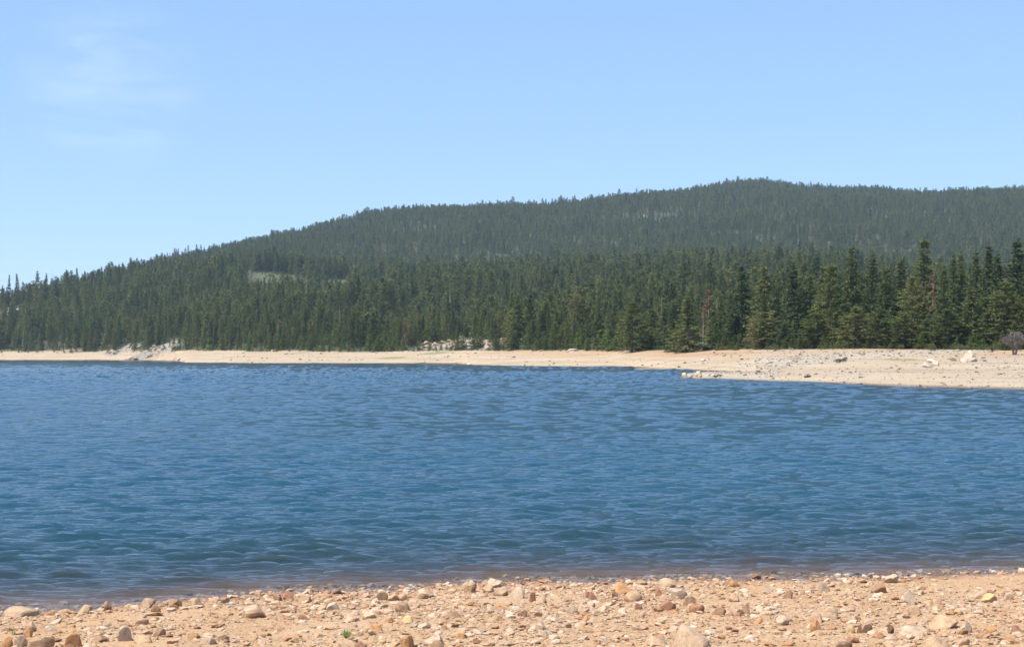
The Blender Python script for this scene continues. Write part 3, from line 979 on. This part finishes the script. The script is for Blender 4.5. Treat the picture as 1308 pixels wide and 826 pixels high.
COLR = dict(pale=(.53, .41, .285), white=(.62, .52, .40), tan=(.50, .36, .23), orange=(.52, .28, .11), brown=(.30, .19, .115), red=(.32, .14, .085),
            dark=(.13, .065, .048), grey=(.43, .37, .30), peach=(.60, .41, .29), yellow=(.64, .47, .22))


def stone(name, u0, v0, u1, v1, col, form, label, group=None, fn=Hn, d0=11.0, d1=23.0, cat='stone', sink=.36, depthf=None):
    uc = (u0 + u1) / 2
    D = hit(uc, v1, d0, d1, fn)
    w = (u1 - u0) / F * D; hgt = (v1 - v0) / F * D
    hz = hgt / (2 - 2 * sink) * 1.06
    dp = (depthf if depthf else R.uniform(.75, 1.05)) * w / 2
    if form == 'slab': dp *= 1.15
    me = R.choice({'round': ROUND, 'block': BLOCK, 'slab': SLAB}[form])
    o = obj(name, me)
    x = (uc - 654) / F * (D + dp * .5); y = D + dp * .5
    z = float(fn(np.array(x), np.array(y)))
    o.location = (x, y, z + hz * (1 - 2 * sink))
    o.scale = (w / 2, dp, hz)
    o.rotation_euler = (R.gauss(0, .06), R.gauss(0, .06), R.choice((0, math.pi)) + R.gauss(0, .18))
    c = COLR[col]; j = R.uniform(.9, 1.1)
    j *= .88
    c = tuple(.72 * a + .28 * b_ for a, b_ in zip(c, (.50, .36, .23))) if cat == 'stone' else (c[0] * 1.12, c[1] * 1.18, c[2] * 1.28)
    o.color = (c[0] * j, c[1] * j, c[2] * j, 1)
    return tag(o, label, cat, group)


ST = [
 (0, 776, 59, 786, 'pale', 'slab', 'long flat pale slab lying half in the water'),
 (97, 773, 117, 784, 'tan', 'round', 'rounded grey tan stone at the waterline beside the long slab'),
 (132, 768, 143, 779, 'brown', 'block', 'wet brown stone standing in the shallows'),
 (146, 776, 152, 780, 'pale', 'round', 'tiny cream stone beside the wet brown stone'),
 (29, 802, 42, 814, 'orange', 'round', 'orange brown egg shaped stone beside the small grass tuft'),
 (34, 794, 47, 806, 'tan', 'block', 'reddish tan stone behind the egg shaped orange stone'),
 (2, 813, 17, 828, 'orange', 'round', 'orange stone beside the jagged white stone'),
 (18, 811, 35, 826, 'white', 'block', 'jagged white stone with a dark cleft'),
 (38, 813, 70, 829, 'tan', 'slab', 'broad low tan slab with a dark hollow at its end'),
 (83, 808, 105, 826, 'orange', 'block', 'bright orange stone with dark shaded underside'),
 (117, 811, 137, 820, 'brown', 'slab', 'flat brown stone next to the white grey angular stone'),
 (151, 799, 169, 818, 'white', 'block', 'white grey angular stone with small dark base'),
 (177, 764, 198, 775, 'pale', 'round', 'cream rounded stone at the water edge'),
 (192, 772, 206, 781, 'brown', 'round', 'brown stone leaning on the cream rounded stone'),
 (215, 765, 232, 775, 'brown', 'block', 'brown stone with a dark right end at the water edge'),
 (244, 763, 263, 775, 'tan', 'round', 'low domed tan stone at the water edge'),
 (281, 763, 293, 771, 'tan', 'slab', 'small tan stone touching the water'),
 (305, 775, 340, 789, 'pale', 'block', 'broad pale grey stone with brown left side'),
 (173, 790, 190, 798, 'peach', 'slab', 'flat pinkish stone half buried in sand'),
 (191, 800, 210, 812, 'tan', 'round', 'smooth tan stone with a grass blade behind it'),
 (171, 812, 196, 821, 'tan', 'slab', 'tan slab with dark gap beneath its right end'),
 (239, 809, 256, 815, 'orange', 'slab', 'thin orange slab beside a whitish flat stone'),
 (256, 811, 277, 822, 'white', 'slab', 'whitish flat stone beside the thin orange slab'),
 (362, 755, 379, 765, 'red', 'round', 'reddish brown wet stone at the waterline'),
 (425, 752, 437, 759, 'dark', 'round', 'dark red stone sitting on the waterline'),
 (347, 761, 361, 767, 'red', 'slab', 'flat red stone beside the reddish wet stone'),
 (381, 760, 398, 768, 'tan', 'slab', 'flat tan stone behind the waterline gravel'),
 (427, 763, 437, 769, 'orange', 'round', 'small orange stone just below the dark red stone'),
 (417, 769, 436, 778, 'white', 'slab', 'flat white stone in front of the small orange stone'),
 (480, 755, 497, 766, 'tan', 'block', 'rough tan stone at the edge of the water'),
 (464, 780, 481, 789, 'white', 'round', 'white stone near a small brown chip'),
 (471, 797, 490, 808, 'orange', 'slab', 'low orange stone beyond the green plant'),
 (438, 786, 457, 793, 'peach', 'slab', 'sandy orange flat stone half buried'),
 (495, 758, 510, 767, 'peach', 'round', 'pinkish tan stone in the row beside the water'),
 (510, 758, 524, 766, 'tan', 'round', 'tan stone beside the pinkish tan stone'),
 (531, 752, 555, 764, 'pale', 'block', 'large pale stone with shaded brown face near the water'),
 (504, 771, 525, 781, 'brown', 'slab', 'flat topped stone with dark brown sides'),
 (590, 744, 609, 756, 'tan', 'block', 'tan pointed boulder at the waterline'),
 (622, 740, 646, 750, 'white', 'block', 'white block topping the waterline row'),
 (616, 747, 631, 756, 'tan', 'block', 'tan stone wedged under the white block'),
 (629, 749, 650, 760, 'pale', 'slab', 'pale slab in front of the white block'),
 (650, 750, 672, 763, 'white', 'round', 'large whitish boulder behind the red upright stone'),
 (573, 781, 589, 788, 'brown', 'slab', 'flat brown stone alone on fine gravel'),
 (540, 811, 567, 824, 'white', 'slab', 'long white stone with a brown stone in front'),
 (550, 818, 567, 829, 'brown', 'round', 'brown rounded stone in front of the long white stone'),
 (511, 812, 529, 828, 'orange', 'block', 'orange brown pointed stone with pale front'),
 (582, 808, 597, 815, 'orange', 'slab', 'flat orange red stone with dark right tip'),
 (533, 795, 550, 802, 'white', 'slab', 'flat white stone beside a small brown chip'),
 (513, 787, 529, 795, 'yellow', 'slab', 'olive tan flat stone'),
 (676, 756, 685, 769, 'red', 'block', 'red brown stone standing upright'),
 (684, 759, 698, 770, 'pale', 'block', 'cream stone beside the red upright stone'),
 (785, 743, 809, 757, 'orange', 'round', 'orange brown egg boulder perched at the waterline'),
 (797, 755, 820, 768, 'tan', 'round', 'tan orange domed stone in front of the egg boulder'),
 (751, 756, 762, 765, 'red', 'round', 'brick red stone in the pile'),
 (742, 755, 752, 763, 'peach', 'block', 'pinkish stone next to the brick red stone'),
 (781, 755, 790, 763, 'red', 'block', 'small red wedge under the egg boulder'),
 (811, 770, 821, 778, 'red', 'block', 'red stone in front of the tan orange domed stone'),
 (747, 769, 760, 776, 'white', 'round', 'small white stone in front of the brick red stone'),
 (762, 773, 776, 781, 'white', 'slab', 'flat white stone on gravel'),
 (724, 774, 738, 783, 'grey', 'round', 'round grey stone among gravel'),
 (742, 786, 754, 793, 'orange', 'round', 'orange brown pebble like stone alone on gravel'),
 (661, 779, 673, 788, 'brown', 'block', 'brown angular stone on gravel'),
 (683, 796, 700, 804, 'white', 'round', 'white rounded stone with a dark chip beside it'),
 (840, 739, 863, 750, 'pale', 'round', 'pale tan mound shaped stone at the waterline'),
 (837, 752, 849, 761, 'red', 'round', 'red brown rounded stone below the pale mound'),
 (857, 751, 878, 764, 'grey', 'block', 'speckled grey stone with a red flank'),
 (841, 759, 858, 768, 'tan', 'round', 'orange tan stone beside the speckled grey stone'),
 (843, 768, 864, 779, 'red', 'block', 'dark reddish brown stone with pale rim'),
 (872, 761, 890, 773, 'tan', 'block', 'tan brown stone with shaded right face'),
 (880, 772, 900, 783, 'red', 'block', 'brick coloured angular stone'),
 (910, 777, 929, 785, 'brown', 'slab', 'flat brown stone with dark left end'),
 (930, 741, 944, 749, 'orange', 'round', 'orange brown stone near the waterline'),
 (959, 732, 972, 739, 'dark', 'block', 'dark maroon stone surrounded by shallow water'),
 (951, 738, 960, 744, 'dark', 'round', 'smaller dark wet stone beside the maroon one'),
 (857, 800, 907, 827, 'pale', 'round', 'largest pale boulder with dark undercut base'),
 (824, 812, 857, 824, 'pale', 'slab', 'pale flat stone beside the largest boulder'),
 (941, 773, 958, 785, 'tan', 'block', 'tan stone leaning over a white edged slab'),
 (962, 788, 975, 796, 'orange', 'round', 'orange stone below a thin dark slab'),
 (930, 759, 945, 768, 'peach', 'block', 'pinkish brown stone on open sand'),
 (1044, 743, 1061, 758, 'grey', 'round', 'rounded grey stone with brown left side'),
 (1112, 743, 1134, 757, 'brown', 'round', 'round golden brown boulder near the water'),
 (1000, 754, 1013, 764, 'brown', 'round', 'brown stone on open sand near the grey rounded one'),
 (1045, 775, 1072, 790, 'pale', 'round', 'large cream stone with a pink right side'),
 (1030, 783, 1051, 795, 'peach', 'round', 'peach stone against the large cream stone'),
 (1033, 792, 1050, 809, 'orange', 'block', 'bright orange cube shaped stone'),
 (1100, 797, 1116, 808, 'dark', 'block', 'dark red block lying on white gravel'),
 (1094, 799, 1101, 808, 'red', 'block', 'small red brown chunk beside the dark red block'),
 (1133, 798, 1142, 809, 'dark', 'block', 'dark maroon triangular stone'),
 (1129, 736, 1149, 744, 'white', 'slab', 'whitish stones edge at the waterline beside golden boulder'),
 (991, 787, 1008, 798, 'white', 'block', 'white angular stone with a dark notch'),
 (1083, 801, 1092, 808, 'yellow', 'round', 'small yellow stone left beside red brown chunk'),
 (1066, 819, 1089, 829, 'brown', 'slab', 'flat brown slab partly buried'),
 (1154, 754, 1174, 771, 'grey', 'round', 'round grey boulder with dark shaded base'),
 (1253, 758, 1273, 769, 'yellow', 'round', 'smooth yellow stone leaning on a pinkish slab'),
 (1244, 754, 1268, 764, 'peach', 'slab', 'pinkish slab behind the smooth yellow stone'),
 (1182, 785, 1225, 802, 'tan', 'slab', 'wide tan slab with dark right end'),
 (1147, 799, 1187, 810, 'white', 'slab', 'white slab with a dark hollow beneath'),
 (1232, 795, 1242, 807, 'grey', 'block', 'bluish white stone standing upright'),
 (1159, 774, 1177, 785, 'tan', 'slab', 'tan brown wedge below the round grey boulder'),
 (1178, 814, 1218, 830, 'tan', 'slab', 'broad flat tan brown slab on sand'),
 (1221, 816, 1239, 826, 'peach', 'slab', 'pinkish brown stone beside the broad slab'),
 (1282, 758, 1295, 766, 'peach', 'block', 'pinkish tan stone on open sand past the yellow stone'),
 (1219, 778, 1231, 785, 'yellow', 'round', 'orange yellow stone beyond the wide tan slab'),
 (1267, 768, 1279, 776, 'white', 'block', 'white chip near the smooth yellow stone'),
 (1257, 799, 1274, 807, 'orange', 'slab', 'orange brown flat stone past the bluish white stone'),
]
USED = []
for s in ST:
    stone('stone', s[0], s[1], s[2], s[3], s[4], s[5], s[6])
    USED.append(((s[0] + s[2]) / 2, s[3], (s[2] - s[0]) / 2))

CN = dict(pale='cream', white='white', tan='tan', orange='orange', brown='brown', red='red brown', grey='grey', peach='pinkish', yellow='yellow')
n = 0
while n < 185:
    u = R.uniform(-20, 1328)
    top = float(np.interp(u, NS_U, NS_V))
    v = top + 3 + (835 - top) * R.random() ** (1.4 if u < 900 else 1.0)
    if u > 1180 and R.random() < .5: continue
    w = R.choice((6, 6, 7, 7, 8, 9, 10, 12)) * (.8 + .5 * (v - 735) / 90)
    if any(abs(u - a) < (b2 + w / 2) * .9 and abs(v - b) < 7 for a, b, b2 in USED): continue
    c = R.choices(list(CN), (24, 9, 30, 9, 9, 6, 5, 17, 2))[0]
    f = R.choice(('round', 'block', 'block', 'slab', 'slab'))
    hh = w * {'round': .46, 'block': .46, 'slab': .30}[f]
    stone('stone', u - w / 2, v - hh, u + w / 2, v, c, f, 'small %s stone among the gravel of the near beach' % CN[c], 'small %s stones on the near beach' % CN[c])
    USED.append((u, v, w / 2))
    n += 1

# gravel too small to count
PEB = bpy.data.collections.new('pebble_kinds')
for s in range(8):
    me = stone_mesh(80 + s, 4, 2 if s < 4 else 1, .14)
    me.materials.clear(); me.materials.append(M_PEB)
    o = bpy.data.objects.new('p%02d' % s, me)
    PEB.objects.link(o)
NP = 150000
px = rng.uniform(-9, 9, NP); py = rng.uniform(11.3, 22, NP)
s_ = near_shore(px) - py
clus = fbm(px * 0.8, py * 0.8, 3, 3)
size = 0.0070 * (1 - rng.random(NP)) ** (-0.45)
size = np.clip(size, 0.006, 0.05)
band = np.exp(-((s_ - 0.5) / 0.9) ** 2)
keep = (s_ > -1.2) & (rng.random(NP) < np.clip(0.42 + 1.5 * clus + 0.5 * band * (px < 3), 0.08, 1)) & (np.abs(px) < 0.5 * py)
px, py, size, s_ = px[keep], py[keep], size[keep], s_[keep]
pz = Hn(px, py)
fl = rng.uniform(.3, .65, len(px))
pts = np.stack([px, py, pz + size * fl * .35], 1)
rot = np.stack([rng.normal(0, .25, len(px)), rng.normal(0, .25, len(px)), rng.random(len(px)) * 6.28], 1)
scl = np.stack([size * rng.uniform(.85, 1.5, len(px)), size, size * fl], 1)
tag(scatter('beach_gravel', pts, rot, scl, rng.integers(0, 8, len(px)), PEB), 'mixed tan, white and reddish gravel strewn over the near beach', 'gravel', kind='stuff')

# ------------------------------------------------------------------ rocks on the far shore
FARST = [
 (1230, 448, 1245, 458, 'white', 'round', 'big smooth whitish boulder standing on the far gravel beach'),
 (1178, 462, 1192, 469, 'grey', 'slab', 'low grey slab on the gravel beach in front of the white boulder'),
 (1190, 461, 1200, 467, 'pale', 'block', 'pale rock leaning on the low grey slab'),
 (1184, 459, 1196, 463, 'white', 'slab', 'whitish rock behind the low grey slab'),
 (1214, 455, 1226, 461, 'pale', 'block', 'pale split rock beside the big white boulder'),
 (1226, 458, 1236, 463, 'grey', 'slab', 'flat grey rock in front of the white boulder'),
 (1238, 457, 1248, 462, 'grey', 'block', 'grey rock touching the white boulder'),
 (888, 474, 897, 480, 'pale', 'block', 'tallest pale rock of the pile on the spit tip'),
 (596, 462.8, 602, 465.6, 'white', 'round', 'small white rock in the water off the far beach'),
 (894, 458, 902, 461, 'grey', 'slab', 'grey rock alone on the orange cove beach'),
 (346, 446, 352, 449, 'white', 'block', 'white rock at the tree line of the long pale beach'),
 (724, 445.5, 738, 449, 'white', 'slab', 'white slab at the tree line above the cove'),
]
for s in FARST:
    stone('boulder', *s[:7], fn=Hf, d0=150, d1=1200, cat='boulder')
for k in range(16):
    u = R.uniform(870, 912); w = R.uniform(3, 6.5); v = R.uniform(478.5, 482) + (u - 890) * .01
    stone('boulder', u - w / 2, v - w * .6, u + w / 2, v, R.choice(('grey', 'grey', 'pale')), 'block', 'small angular rock in the pile on the gravel spit', 'rocks piled on the spit', fn=Hf, d0=170, d1=320, cat='boulder')


def rock_at(x, y, w, h, col, form, label, group, sink=.3):
    o = obj('boulder', R.choice({'round': ROUND, 'block': BLOCK, 'slab': SLAB}[form]))
    o.location = (x, y, float(Hf(np.array(x), np.array(y))) + h * (1 - 2 * sink) / 2)
    o.scale = (w / 2, w / 2 * R.uniform(.8, 1.1), h / 2)
    o.rotation_euler = (R.gauss(0, .1), R.gauss(0, .1), R.random() * 6.28)
    c = COLR[col]
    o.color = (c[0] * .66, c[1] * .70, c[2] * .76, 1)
    return tag(o, label, 'boulder', group)


for (pi, cnt, lab, grp) in [(0, 26, 'pale granite boulder below the trees of the farthest beach', 'granite boulders above the farthest beach'),
                            (1, 8, 'pale granite boulder below the trees of the farthest beach', 'granite boulders above the farthest beach'),
                            (2, 22, 'pale granite boulder on the open granite slope across the lake', 'granite boulders on the open slope'),
                            (3, 16, 'pale granite boulder on the open granite slope across the lake', 'granite boulders on the open slope'),
                            (4, 6, 'pale granite boulder on the open granite slope across the lake', 'granite boulders on the open slope')]:
    cx, cy, rx, ry = ROCKP[pi]
    for k in range(cnt):
        a = R.random() * 6.28; q = math.sqrt(R.random()) * .9
        w = R.uniform(1.6, 4.6)
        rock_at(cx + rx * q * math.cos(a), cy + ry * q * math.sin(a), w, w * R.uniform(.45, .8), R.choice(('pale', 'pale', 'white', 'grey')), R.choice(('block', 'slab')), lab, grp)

# scattered rubble on the far beaches
RUB = bpy.data.collections.new('rubble_kinds')
M_RUB = mat_stone('rubble', True, 0.6, [(0.0, (.36, .32, .26)), (.2, (.26, .23, .185)), (.4, (.42, .37, .29)), (.6, (.20, .175, .14)), (.8, (.44, .39, .32))])
for s in range(6):
    me = stone_mesh(120 + s, 6, 1, .14)
    me.materials.clear(); me.materials.append(M_RUB)
    ro = bpy.data.objects.new('r%02d' % s, me)
    ro.color = [(.40, .36, .29, 1), (.30, .27, .22, 1), (.46, .40, .31, 1), (.24, .21, .17, 1), (.50, .45, .37, 1), (.36, .29, .21, 1)][s]
    RUB.objects.link(ro)
uu = rng.uniform(-60, 1420, 26000); ff = rng.random(26000)
Ds = np.interp(uu, FS_U, _fsd); Dt = np.interp(uu, FT_U, FT_D)
dd = Ds + (Dt - Ds) * ff - 4
sp_ = (rng.random(26000) < .25) & (uu > 868) & (uu < 1000)
dd = np.where(sp_, rng.uniform(180, 250, 26000), dd)
xx = (uu - 654) / F * dd
mk = masks(xx, dd)
zz = Hf(xx, dd)
pr = np.clip(0.10 + 0.9 * mk['gravel'] + 0.8 * mk['rock'] + .5 * (np.abs(ff) < .05), 0, 1) * np.where(uu > 900, 1.0, .35) * (1 - .8 * mk['grassy'])
keep = (rng.random(len(uu)) < pr) & (zz > -0.05)
xx, dd, zz = xx[keep], dd[keep], zz[keep]
sz = np.clip(0.055 * (1 - rng.random(len(xx))) ** (-0.5), .05, .34) * np.clip(dd / 260, .8, 2.2)
pts = np.stack([xx, dd, zz + sz * .1], 1)
rot = np.stack([rng.normal(0, .3, len(xx)), rng.normal(0, .3, len(xx)), rng.random(len(xx)) * 6.28], 1)
scl = np.stack([sz * 1.2, sz, sz * .6], 1)
tag(scatter('shore_rubble', pts, rot, scl, rng.integers(0, 6, len(xx)), RUB), 'grey and tan rubble scattered over the far beaches', 'rubble', kind='stuff')


# ------------------------------------------------------------------ shrubs, driftwood, plants
def shrub_mesh(seed, n=260, size=.22):
    r = random.Random(seed)
    V, Fc, tv, tf = [], [], [], []
    lob = [(r.gauss(0, .45), r.gauss(0, .3), r.uniform(.3, .65), r.uniform(.4, .62)) for _ in range(7)]
    for k in range(n):
        lx, ly, lz, lr = r.choice(lob)
        a = r.random() * 6.28; b = math.acos(r.uniform(-.5, 1)); q = lr * r.uniform(.6, 1.05)
        c = np.array([lx + q * math.sin(b) * math.cos(a), ly + q * math.sin(b) * math.sin(a), max(.02, lz + q * .8 * math.cos(b))])
        tri_clump(V, Fc, c, (math.sin(b) * math.cos(a), math.sin(b) * math.sin(a), .6), size * .55, 3, r)
    for k in range(9):
        a = r.random() * 6.28
        cone_tube(tv, tf, (0.1 * math.cos(a), .1 * math.sin(a), -.1), (.6 * math.cos(a), .5 * math.sin(a), r.uniform(.4, .9)), .035, .01, 4)
    return mesh_from('shrub_leaves', V, Fc, [M_SHRUB]), mesh_from('shrub_stems', tv, tf, [M_BARK])


SHR = [shrub_mesh(900 + s) for s in range(4)]
SHL = [(905, 447, 20, 5, 'long low grey green shrub at the tree line beside the cove'),
       (990, 448, 14, 5, 'low grey shrub between two small firs at the beach edge'),
       (1071, 463.5, 12, 6, 'grey shrub growing among rocks on the gravel ridge'),
       (1079, 461, 9, 4, 'small dry shrub beside the grey shrub on the gravel ridge'),
       (1192, 448, 13, 5, 'dark low shrub beneath the tall stand'),
       (1228, 447, 16, 6, 'grey shrub under the trees behind the white boulder'),
       (1268, 448, 17, 6, 'pale grey green shrub beside the bare twiggy bush'),
       (1252, 447, 10, 4, 'small grey shrub between two larger shrubs behind the boulder'),
       (885, 447, 14, 4, 'short grey shrub beside the darkest fir'),
       (842, 447, 9, 6, 'upright dry shrub between firs by the cove')]
for (u, v, w, h, lab) in SHL:
    D = hit(u, v, 200, 700)
    x = (u - 654) / F * D
    e = bpy.data.objects.new('shrub', None); COL.objects.link(e)
    e.empty_display_size = .3
    e.location = (x, D, float(Hf(np.array(x), np.array(D))) - .05)
    e.scale = (w / F * D / 1.8, w / F * D / 1.8, h / F * D * 1.05)
    e.rotation_euler = (0, 0, R.gauss(0, .3))
    tag(e, lab, 'shrub')
    l, s = R.choice(SHR)
    obj('foliage', l, e); obj('stems', s, e)


# bare, twiggy, purplish bush
def bare_bush(seed):
    r = random.Random(seed)
    tv, tf, wv, wf = [], [], [], []

    def grow(p, d, L, rad, lvl):
        q = p + d * L
        if lvl < 2: cone_tube(tv, tf, p, q, rad, rad * .7, 5)
        else: cone_tube(wv, wf, p, q, max(rad, .0035), max(rad * .6, .003), 3)
        if lvl >= 6: return
        for _ in range(3 if lvl < 4 else 2):
            nd = d + np.array([r.gauss(0, .42), r.gauss(0, .42), r.gauss(.06, .25)])
            nd /= np.linalg.norm(nd)
            grow(q, nd, L * r.uniform(.66, .88), rad * .62, lvl + 1)
    for k in range(5):
        a = 1.26 * k + r.random()
        d = np.array([.22 * math.cos(a), .22 * math.sin(a), 1.0]); d /= np.linalg.norm(d)
        grow(np.array([.04 * math.cos(a), .04 * math.sin(a), -.04]), d, .20, .028, 0)
    return mesh_from('bush_stems', tv, tf, [M_TWIG]), mesh_from('bush_twigs', wv, wf, [M_TWIG])


sm, tm = bare_bush(5)
D = hit(1296, 453, 180, 400)
e = bpy.data.objects.new('bare_bush', None); COL.objects.link(e)
x = (1296 - 654) / F * D
e.location = (x, D, float(Hf(np.array(x), np.array(D))))
zz = max(v.co.z for v in tm.vertices); xx_ = max(abs(v.co.x) for v in tm.vertices)
hb = 31 / F * D
e.scale = (hb / zz * .95, hb / zz * .95, hb / zz)
tag(e, 'leafless purplish twiggy bush alone at the edge of the gravel beach', 'bush')
obj('stems', sm, e); obj('twigs', tm, e)

# dark driftwood on the beach
for (u, v, w, lab) in [(1032, 482, 9, 'dark driftwood stump on the gravel by the water'), (917, 481.5, 9, 'dark driftwood lump on the spit')]:
    D = hit(u, v, 150, 330)
    x = (u - 654) / F * D
    tv, tf = [], []
    L = w / F * D
    r = random.Random(int(u))
    cone_tube(tv, tf, (-L * .5, 0, .08), (L * .45, .1, .16), .13, .09, 8)
    cone_tube(tv, tf, (-L * .1, 0, .12), (L * .05, -.1, .45), .09, .04, 6)
    cone_tube(tv, tf, (L * .15, 0, .14), (L * .35, .2, .36), .06, .02, 5)
    o = obj('driftwood', mesh_from('driftwood', tv, tf, [M_DRIFT], True), None, (x, D, float(Hf(np.array(x), np.array(D)))))
    tag(o, lab, 'driftwood')


def tuft(u, v, hpx, wpx, n, lab, broad):
    D = hit(u, v, 11, 23, Hn)
    x = (u - 654) / F * D
    z = float(Hn(np.array(x), np.array(D)))
    H = hpx / F * D; W = wpx / F * D / 2
    e = bpy.data.objects.new('grass_tuft', None); COL.objects.link(e)
    e.empty_display_size = .05
    e.location = (x, D, z - .004)
    tag(e, lab, 'plant')
    r = random.Random(int(u))
    for k in range(n):
        a = r.random() * 6.28; o_ = r.random() ** .7
        tip = np.array([W * o_ * math.cos(a), W * o_ * math.sin(a), H * r.uniform(.55, 1.0) * (1 - .35 * o_)])
        s = np.array([-math.sin(a), math.cos(a), 0]) * (.006 if broad else .0022)
        root = np.array([W * .2 * math.cos(a), W * .2 * math.sin(a), 0])
        mid = root * .4 + tip * .6 + np.array([0, 0, H * .18])
        vs = [root - s * .6, root + s * .6, mid - s * 1.3, mid + s * 1.3, tip - s * .1, tip + s * .1]
        obj('leaf', mesh_from('leaf', vs, [(0, 1, 3, 2), (2, 3, 5, 4)], [M_GRASS], True), e)


tuft(443, 814, 13, 22, 42, 'green leafy plant growing alone in the gravel', True)
tuft(17, 810, 8, 13, 34, 'small tuft of grass beside the orange egg shaped stone', False)
tuft(205, 801, 6, 6, 8, 'few thin grass blades behind the smooth tan stone', False)
tuft(984, 790, 8, 5, 6, 'thin green sprig between stones', False)

# ------------------------------------------------------------------ haze
hz = NB('haze_air')
pv = hz.n('ShaderNodeVolumePrincipled', Density=0.00005, Anisotropy=0.0)
pv.inputs['Color'].default_value = (0.62, 0.82, 1.0, 1)
hz.t.links.new(pv.outputs[0], hz.out.inputs['Volume'])
bm = bmesh.new()
bmesh.ops.create_cube(bm, size=1.0)
me = bpy.data.meshes.new('haze'); bm.to_mesh(me); bm.free()
me.materials.append(hz.m)
allz = 480.0
o = obj('haze', me, None, (0, 2300, (allz - 9.5) / 2))
o.scale = (7400, 5200, allz + 9.5)
tag(o, 'thin bluish air haze over the lake and hills', 'haze', kind='stuff')
print('TREES', len(TREES), 'picked', len(pick), 'zmin', float(Z.min()))
